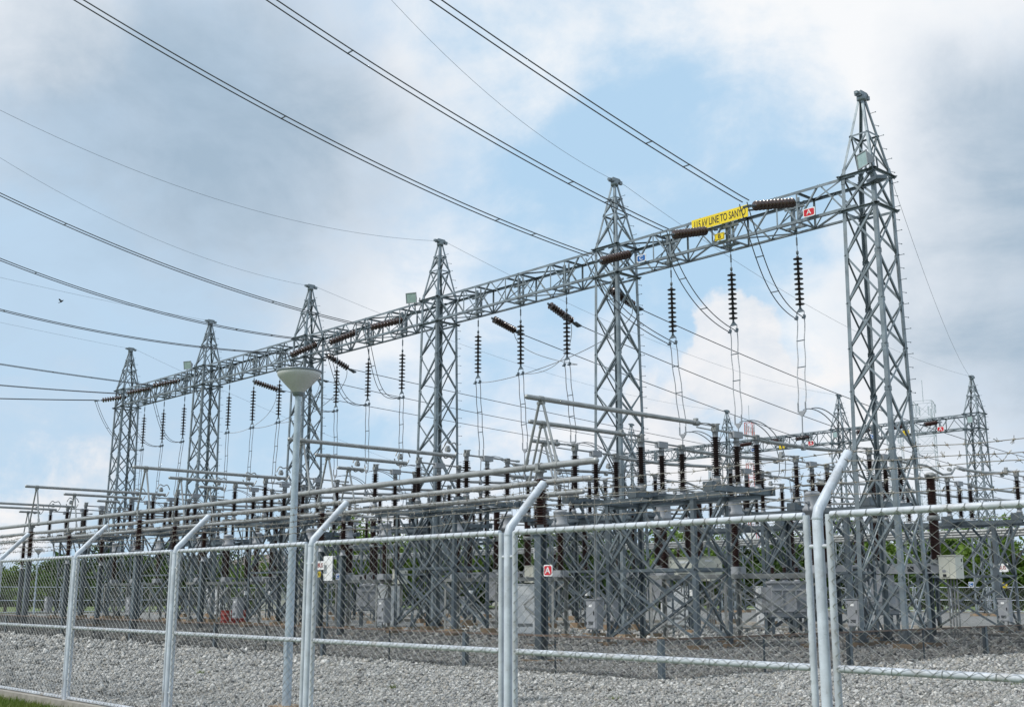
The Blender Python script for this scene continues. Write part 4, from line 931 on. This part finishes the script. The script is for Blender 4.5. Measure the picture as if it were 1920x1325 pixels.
# plates on the front posts
phase_plate('A', -20.80, 20.27, 2.23, .30, .28, 'red A plate on the front insulated post behind the fence', group='plates on the front posts')
def text_plate(txt, x, y, z, w, h, label, size, ink):
    t = empty('name_plate', (x, y, z), 0, label, 'sign', 'plates on the front posts'); mb = MB(); plate(mb, w, h, .01, 0, .012); mb.build('plate', M['white'], t)
    lettering(txt, size, t, (0, -.006, 0), ink, .9); mb = MB(); mb.box((0, .03, 0), (w*.8, .05, .03)); mb.build('bracket', M['galv_frame'], t); return t
text_plate('BUS', -21.36, 20.56, 2.66, .50, .26, 'white BUS plate behind the front insulated post', .22, M['redpaint'])
def pz(px, py, d): q = at_dist(px, d); q.z = 1.68+(1111.6-py)/2170*d*1.0; return q
q = pz(599, 1062, 42); text_plate('BUS', q.x, q.y, q.z, .44, .30, 'white BUS plate behind the fence right of the lamp post', .21, M['redpaint'])
q = pz(632, 1082, 42.5); phase_plate('C', q.x, q.y, q.z, .22, .22, 'small blue C plate near the blank white panel', group='plates on the front posts')
q = pz(597, 1078, 42); phase_plate('B', q.x, q.y, q.z, .18, .20, 'small yellow B plate under the white BUS plate', group='plates on the front posts')
p = at_dist(1883, 62); text_plate('BUS', p.x, p.y, 2.9, .6, .4, 'white plate on a rear post at the right edge', .25, M['redpaint'])
p = at_dist(1885, 61); phase_plate('B', p.x, p.y, 2.05, .25, .25, 'tiny yellow B plate on a rear post at the right edge', group='plates on the front posts')
p = at_dist(1822, 61); phase_plate('C', p.x, p.y, 2.1, .25, .25, 'tiny blue C plate on a rear post near the cream cabinet', group='plates on the front posts')
wp = empty('notice_panel', pz(613, 1067, 41.8), 0, 'blank white panel beside the white BUS plate behind the fence', 'panel'); mb = MB(); plate(mb, .55, .85, .03, 0, .02); mb.build('plate', M['white'], wp); mb = MB(); mb.box((0, .045, -.95), (.07, .05, 2.6)); mb.build('support_leg', M['galv_frame'], wp)

# ------------------------------------------------------------------ rear bus tubes
for k in range(3):
    mb = MB(); mb.tube([(0, 0, 0), (-72, 0, 0)], .085, 10); o = mb.build('bus_tube', M['alu']); o.location = (-21+1.5*k, 57+2.6*k, 4.75); tag(o, f'rear aluminium bus tube behind the switches, {["nearest", "second", "farthest"][k]} of the back three', 'bus tube', 'rear bus tubes')
for b in range(5):
    for k in range(3):
        place(bp_, False, (-23-3.1*k-11.446*b, 57+2.6*k, -.08), f'post with brown insulator under the {["nearest", "second", "farthest"][k]} rear bus tube, {BAYS[b]}', 'insulated posts under the rear bus tubes')
        place(af, False, (KX-3.1*k+BO(b)-.02, 57+2.6*k, 4.75), f'pipe A-frame on the {["nearest", "second", "farthest"][k]} rear bus tube in the {BAYS[b]}', 'pipe A-frames on the rear bus tubes')

# ------------------------------------------------------------------ lamp posts
def lamp_post(h):
    t = empty('lamp_post', (0, 0, 0), 0, '', 'lamp post')
    mb = MB(); mb.tube([(0, 0, -.05), (0, 0, h*.5), (0, 0, h)], .070, 18, r1=.047); mb.lathe([(.062, h*.5-.05), (.064, h*.5), (.058, h*.5+.02)], n=18); mb.box((.02, -.066, .9), (.08, .02, .28)); mb.build('pole', M['pole'], t)
    mb = MB(); mb.lathe([(.07, h-.02), (.088, h), (.10, h+.015), (.21, h+.125), (.30, h+.222), (.33, h+.262), (.339, h+.29), (.338, h+.315)], n=40, caps=False); mb.build('bowl', M['bowl'], t)
    mb = MB(); mb.lathe([(.338, h+.312), (.352, h+.318), (.350, h+.345), (.20, h+.375), (0, h+.385)], n=40, caps=False); mb.lathe([(.048, h-.06), (.080, h-.05), (.09, h+.005)], n=24); mb.build('rim', M['bowlrim'], t)
    mb = MB(); mb.box((0, 0, .0), (.4, .4, .12)); mb.build('footing', M['conc'], t)
    return t
lp = lamp_post(4.74); lp.location = (-15.37, 9.57, 0); lp['label'] = 'grey lamp post with wide cone-shaped bowl standing just inside the fence'; lp['group'] = 'bowl lamp posts'
p = at_dist(66, 100); place(lp, False, (p.x, p.y, 0), 'tiny distant lamp post with cone bowl at the back left of the yard')

# ------------------------------------------------------------------ far perimeter fences
def far_fence(a, b, label):
    a, b = Vector(a), Vector(b); t = empty('far_fence', a, 0, label, 'fence'); d = b-a; L = d.length; u = d.normalized()
    mb = MB()
    for z_ in (.15, 1.1, 2.2): mb.tube([(0, 0, z_), d+Vector((0, 0, z_))], .035, 6)
    mb.build('rail', M['paint'], t)
    mb = MB(); mb.tube([(0, 0, 0), (0, 0, 2.2), Vector((0, 0, 2.75))-Vector((u.y, -u.x, 0))*.4], .045, 6)
    mb.tube([u*.14, u*.14+Vector((0, 0, 2.2))], .03, 6); mb.tube([-u*.14, -u*.14+Vector((0, 0, 2.2))], .03, 6); me = mb.mesh('post', M['paint'])
    n = int(L/3.5)
    for i in range(n+1): p = link('post', me, t); p.location = d*(i/n)
    mb = MB(); s = .2
    for i in range(int(L/s)):
        q = u*(i*s); mb.bar(q+Vector((0, 0, .15)), q+u*1.0+Vector((0, 0, 2.2)), .008, .008); mb.bar(q+u*1.0+Vector((0, 0, .15)), q+Vector((0, 0, 2.2)), .008, .008)
    mb.build('chain_link', M['chain'], t); return t
far_fence((8, 100.6, 0), (-100.6, 100.6, 0), 'distant silver chain-link fence along the back of the yard')
far_fence((-100.6, 100.4, 0), (-100.6, 8, 0), 'distant silver chain-link fence along the left end of the yard')

# ------------------------------------------------------------------ masts beyond the yard
def lattice_mast(name, px, top_py, dist, w, label, mat_fn, panel=2.2, dishes=(), spike=3.0):
    p = at_dist(px, dist, -.2); el = ray(px, top_py); h = 1.68+dist*el.z/math.hypot(el.x, el.y)+.2
    t = empty(name, p, R(20), label, 'mast'); n = int(h/panel); pn = h/n; cr = [(-1, -1), (1, -1), (1, 1), (-1, 1)]
    groups = {}
    for q in range(n):
        m = mat_fn(q/n); mb = groups.setdefault((m, 0 if m == 'mast' and mat_fn(0) == 'mast' else q), MB()); z0, z1 = q*pn, (q+1)*pn
        for i in range(4):
            a, c = cr[i], cr[(i+1) % 4]; mb.bar((a[0]*w/2, a[1]*w/2, z0), (a[0]*w/2, a[1]*w/2, z1), .085, .085)
            mb.bar((a[0]*w/2, a[1]*w/2, z0), (c[0]*w/2, c[1]*w/2, z1), .035, .035); mb.bar((c[0]*w/2, c[1]*w/2, z0), (a[0]*w/2, a[1]*w/2, z1), .035, .035); mb.bar((a[0]*w/2, a[1]*w/2, z1), (c[0]*w/2, c[1]*w/2, z1), .06, .06)
    for m, mb in groups.items(): mb.build('lattice_section', M[m[0]], t)
    mb = MB(); mb.tube([(0, 0, h), (0, 0, h+spike)], .05, 6)
    mb.build('lightning_rod', M['mast'], t)
    for i in range(6): mb = MB(); mb.box((math.cos(i*1.05)*w*.62, math.sin(i*1.05)*w*.62, h-1.0-(i % 2)*.4), (.18, .18, 1.2)); mb.build('antenna', M['mast'], t)
    for z_, r_ in dishes:
        mb = MB(); mb.lathe([(.02, 0), (r_*.7, .12), (r_, .35), (r_*.98, .37)], (-w*.2, -w*.7, z_), (.2, -1, 0), 16); mb.build('dish', M['white'], t)
    return t
lattice_mast('telecom_mast', 1757, 752, 165, 2.4, 'pale square telecom mast beyond the far gantry', lambda f: 'mast')
lattice_mast('telecom_mast', 1698, 808, 190, 2.0, 'slimmer pale telecom mast seen through the nearest tower', lambda f: 'mast', dishes=((17, .7), (14, .8)))
lattice_mast('radio_mast', 1418, 792, 200, 1.3, 'red and white radio mast behind the brown switch insulators', lambda f: 'mastred' if int(f*7) % 2 == 0 else 'mast', dishes=((11, .9),))
lattice_mast('radio_mast', 1345, 880, 215, 1.3, 'thin mast with a round white dish behind the nearest switches', lambda f: 'mast', dishes=((19, 1.4),), spike=1.5)

# ------------------------------------------------------------------ house, drums, bird
def house(px, dist, w, d, h, rh, label, rz):
    p = at_dist(px, dist, -.25); t = empty('house', p, rz, label, 'house', 'houses beyond the yard'); mb = MB(); mb.box((0, 0, h/2), (w, d, h)); wl = mb.build('wall', M['wall'], t)
    mb = MB(); ov = .7; a = [(-w/2-ov, -d/2-ov, h-.1), (w/2+ov, -d/2-ov, h-.1), (w/2+ov, d/2+ov, h-.1), (-w/2-ov, d/2+ov, h-.1)]; r_ = [(-w/4, 0, h+rh), (w/4, 0, h+rh)]
    b = [(x, y, z-.2) for x, y, z in a]; mb.add(a+r_+b, [(0, 1, 5, 4), (2, 3, 4, 5), (1, 2, 5), (3, 0, 4), (0, 6, 7, 1), (1, 7, 8, 2), (2, 8, 9, 3), (3, 9, 6, 0), (9, 8, 7, 6)]); mb.build('roof', M['roof'], t)
    me = None
    for i in range(int(w/3)):
        mb = MB(); mb.box((-w/2+1.6+3*i, -d/2-.01, h*.55), (1.2, .08, 1.2)); wd = mb.build('window', M['white'], t); mb = MB(); mb.box((-w/2+1.6+3*i, -d/2-.03, h*.55), (1.0, .06, 1.0)); mb.build('pane', M['dark'], wd)
    return t
house(530, 150, 18, 11, 4.0, 2.7, 'long house with grey-brown hipped roof beyond the yard behind the lamp post', R(50))
house(1000, 190, 12, 9, 3.6, 2.2, 'smaller pale house beyond the yard behind the third tower', R(40))
dm = empty('drum', (0, 0, 0), 0, '', 'drum'); mb = MB(); mb.lathe([(.28, 0), (.29, .02), (.28, .04), (.28, .29), (.292, .30), (.28, .31), (.28, .58), (.292, .59), (.28, .60), (.28, .86), (.29, .88), (.27, .88), (.27, .86)], n=18); mb.build('barrel', M['redpaint'], dm); dm.scale = (.8, .8, .8); mb = MB(); mb.lathe([(.04, .86), (.04, .90)], (.15, 0, 0), n=8); mb.build('bung', M['dark'], dm)
for i, (px, d, l) in enumerate(((424, 64, 'red drum on the gravel, leftmost of the group behind the fourth tower'), (443, 64.5, 'red drum in the middle of the group behind the fourth tower'), (458, 65.5, 'red drum beside the grey cabinet behind the fourth tower'))):
    p = at_dist(px, d); place(dm, i == 0, (p.x, p.y, .1), l, 'red drums at the back of the yard')
r_ = ray(115, 565); bd = empty('bird', EYE+r_*45, R(20), 'small dark bird flying at the upper left between the thin wires', 'bird')
mb = MB(); mb.lathe([(.005, -.09), (.025, -.05), (.032, 0), (.022, .05), (.018, .075), (.012, .095), (.003, .12)], (0, 0, 0), (1, 0, .3), 10)
for s_ in (-1, 1): mb.add([(-.03, 0, .01), (.03, 0, .02), (.01, s_*.09, .08), (-.03, s_*.11, .07), (-.06, s_*.05, .03), (.03, 0, .012), (.0, s_*.05, .045)], [(0, 1, 2, 3, 4), (0, 4, 3, 6, 5)])
mb.add([(-.07, .02, -.02), (-.07, -.02, -.02), (-.14, -.025, -.04), (-.14, .025, -.04), (-.10, 0, -.02)], [(0, 4, 3), (4, 1, 2), (2, 3, 4)])
mb.build('body', M['feather'], bd)

cbn = empty('cable_bundle', at_dist(440, 33), R(40), 'loose black cables lying against the netting barrier left of the lamp post', 'cables')
for i in range(3):
    mb = MB(); mb.tube(bez((-.5-.2*i, .3, .55), (-.2-.1*i, .2, .5), (-.1+.25*i, -.1, .15), (.1+.3*i, -.35, .03)), .022, 6); mb.build('cable', M['dark'], cbn)

# ------------------------------------------------------------------ trees
def crown_mesh(name, seed, n, spread, m, leaf=.34, clumps=26):
    r = np.random.default_rng(seed); C_ = []
    for _ in range(clumps):
        u = r.normal(size=3); u /= np.linalg.norm(u); C_.append((u*np.array(spread)*r.uniform(.35, 1.0), r.uniform(.35, .75)))
    cs = np.array([c[0] for c in C_]); rs = np.array([c[1] for c in C_])*min(spread)*.62
    idx = r.integers(0, clumps, n); u = r.normal(size=(n, 3)); u /= np.linalg.norm(u, axis=1)[:, None]; rad = rs[idx]*r.uniform(.45, 1.08, n)**.5
    P = cs[idx]+u*rad[:, None]*np.array([1, 1, .8])
    a = r.normal(size=(n, 3)); a /= np.linalg.norm(a, axis=1)[:, None]; b = np.cross(a, u+r.normal(size=(n, 3))*.5); b /= np.linalg.norm(b, axis=1)[:, None]
    s_ = leaf*r.uniform(.5, 1.2, n)[:, None]
    V = np.stack([P-a*s_*.5, P+b*s_*.26, P+a*s_*.55, P-b*s_*.26], 1).reshape(-1, 3)
    me = bpy.data.meshes.new(name); me.from_pydata(V.tolist(), [], np.arange(n*4).reshape(-1, 4).tolist()); me.materials.append(m); return me
crowns = [crown_mesh('crown', 1, 6500, (3.0, 3.0, 2.4), M['leaf']), crown_mesh('crown', 2, 6500, (3.4, 3.0, 2.6), M['leaf2'], clumps=30), crown_mesh('crown', 3, 5200, (2.4, 2.6, 2.9), M['leaf'], clumps=22), crown_mesh('crown', 4, 5200, (3.8, 3.2, 2.0), M['leaf2'], clumps=28)]
def trunk_mesh():
    mb = MB(); mb.tube([(0, 0, 0), (.05, .03, 1.2), (.0, .08, 2.4), (.1, 0, 4.2)], .22, 9, r1=.06)
    for i in range(7):
        a = i*2.4; z = 1.3+.35*i; mb.tube([(0, 0, z), (math.cos(a)*.7, math.sin(a)*.7, z+.7), (math.cos(a)*1.7, math.sin(a)*1.7, z+1.5)], .09, 6, r1=.02)
    return mb.mesh('trunk', M['bark'])
trm = trunk_mesh()
DK = ['bright green', 'deep green', 'bright upright', 'broad deep green']
def tree(px, top_py, dist, k, where):
    el = ray(px, top_py); h = 1.68+dist*el.z/math.hypot(el.x, el.y)+.27 if dist > 0 else 6
    h = max(2.5, h); p = at_dist(px, dist, -.27); s = h/5.6
    t = empty('tree', p, random.uniform(0, 6.28), f'{DK[k]} leafy tree beyond the fence, {where}', 'tree', 'trees around the yard')
    tr = link('trunk', trm, t); tr.scale = (s, s, s); c = link('crown', crowns[k], t); c.location = (0, 0, 3.05*s); q = random.uniform(.92, 1.1); c.scale = (s*q*1.25, s*q*1.25, s*1.12)
    return t
TL = [(1905, 992, 118, 0, 'cut by the right edge'), (1872, 1000, 124, 0, 'second from the right edge'), (1838, 1010, 119, 2, 'right of the cream cabinet'), (1800, 1004, 128, 0, 'behind the cream cabinet'), (1762, 1012, 121, 1, 'left of the cream cabinet'), (1722, 1006, 130, 0, 'right of the nearest tower legs'),
 (1680, 1020, 124, 2, 'between the legs of the nearest tower'), (1640, 1006, 130, 1, 'left of the nearest tower legs'), (1598, 990, 128, 0, 'behind the large fence post'), (1560, 1008, 125, 1, 'just left of the large fence post'), (1515, 1000, 130, 0, 'behind the grey tank transformer'), (1470, 1012, 126, 3, 'behind the nearest breaker'), (1425, 1002, 132, 1, 'right of the nearest switch stand'),
 (1380, 1012, 128, 0, 'at the right leg of the nearest switch stand'), (1330, 1006, 133, 2, 'behind the nearest switch stand'), (1285, 1000, 130, 0, 'above the white kiosk'), (1240, 1010, 128, 0, 'left of the white kiosk'), (1190, 1016, 134, 1, 'behind the second tower right leg'), (1140, 1010, 130, 3, 'behind the second tower'), (1095, 1000, 128, 1, 'left of the second tower'),
 (1045, 1012, 136, 1, 'right of the front insulated post'), (1000, 1018, 132, 3, 'left of the front insulated post'), (950, 1012, 138, 1, 'behind the slim middle fence post'), (900, 1006, 134, 1, 'right of the third tower'), (850, 1012, 130, 0, 'behind the third tower'), (800, 1008, 136, 1, 'left of the third tower'), (745, 1000, 128, 2, 'between third tower and lamp post, right one'),
 (690, 1002, 130, 0, 'between third tower and lamp post, middle one'), (640, 990, 126, 0, 'between third tower and lamp post, left one'), (600, 1010, 134, 2, 'just right of the lamp post'), (470, 1055, 120, 0, 'in front of the long house'), (430, 1050, 122, 2, 'left of the long house'), (390, 1040, 128, 1, 'right of the fifth tower'), (345, 1030, 124, 1, 'behind the fifth tower'),
 (300, 1040, 126, 3, 'between the two left towers, right one'), (262, 1050, 122, 1, 'between the two left towers, left one'), (225, 1030, 118, 1, 'behind the farthest tower'), (190, 1058, 130, 0, 'left of the farthest tower'), (150, 1050, 124, 3, 'behind the leftmost fence post'), (112, 1060, 136, 1, 'right of the tiny lamp post'), (82, 1064, 140, 3, 'behind the tiny lamp post'), (48, 1062, 132, 0, 'left of the tiny lamp post'), (12, 1060, 136, 3, 'cut by the left edge')]
for a in TL: tree(*a)
# the far wood that closes the plain: one mass of leaf clumps
def wood(name, d0, d1, h, n, seed, m):
    r = np.random.default_rng(seed); f0 = math.atan2(fwd.y, fwd.x); a = f0+r.uniform(-R(34), R(34), n); d = r.uniform(d0, d1, n); top = h*(.65+.35*np.sin(a*37)*np.sin(a*91+1)+.12*np.sin(a*230))
    P = np.stack([d*np.cos(a), d*np.sin(a), -.3+top*r.uniform(0, 1, n)**.7], 1); u = r.normal(size=(n, 3)); u /= np.linalg.norm(u, axis=1)[:, None]; b = np.cross(u, r.normal(size=(n, 3))); b /= np.linalg.norm(b, axis=1)[:, None]; s_ = r.uniform(.5, 1.4, n)[:, None]
    V = np.stack([P-u*s_, P+b*s_*.6, P+u*s_, P-b*s_*.6], 1).reshape(-1, 3); me = bpy.data.meshes.new(name); me.from_pydata(V.tolist(), [], np.arange(n*4).reshape(-1, 4).tolist()); me.materials.append(m); return link(name, me)
o = wood('far_wood', 190, 230, 7.0, 42000, 9, M['leaf2']); tag(o, 'dark green belt of far trees closing the horizon', 'wood', kind='stuff')
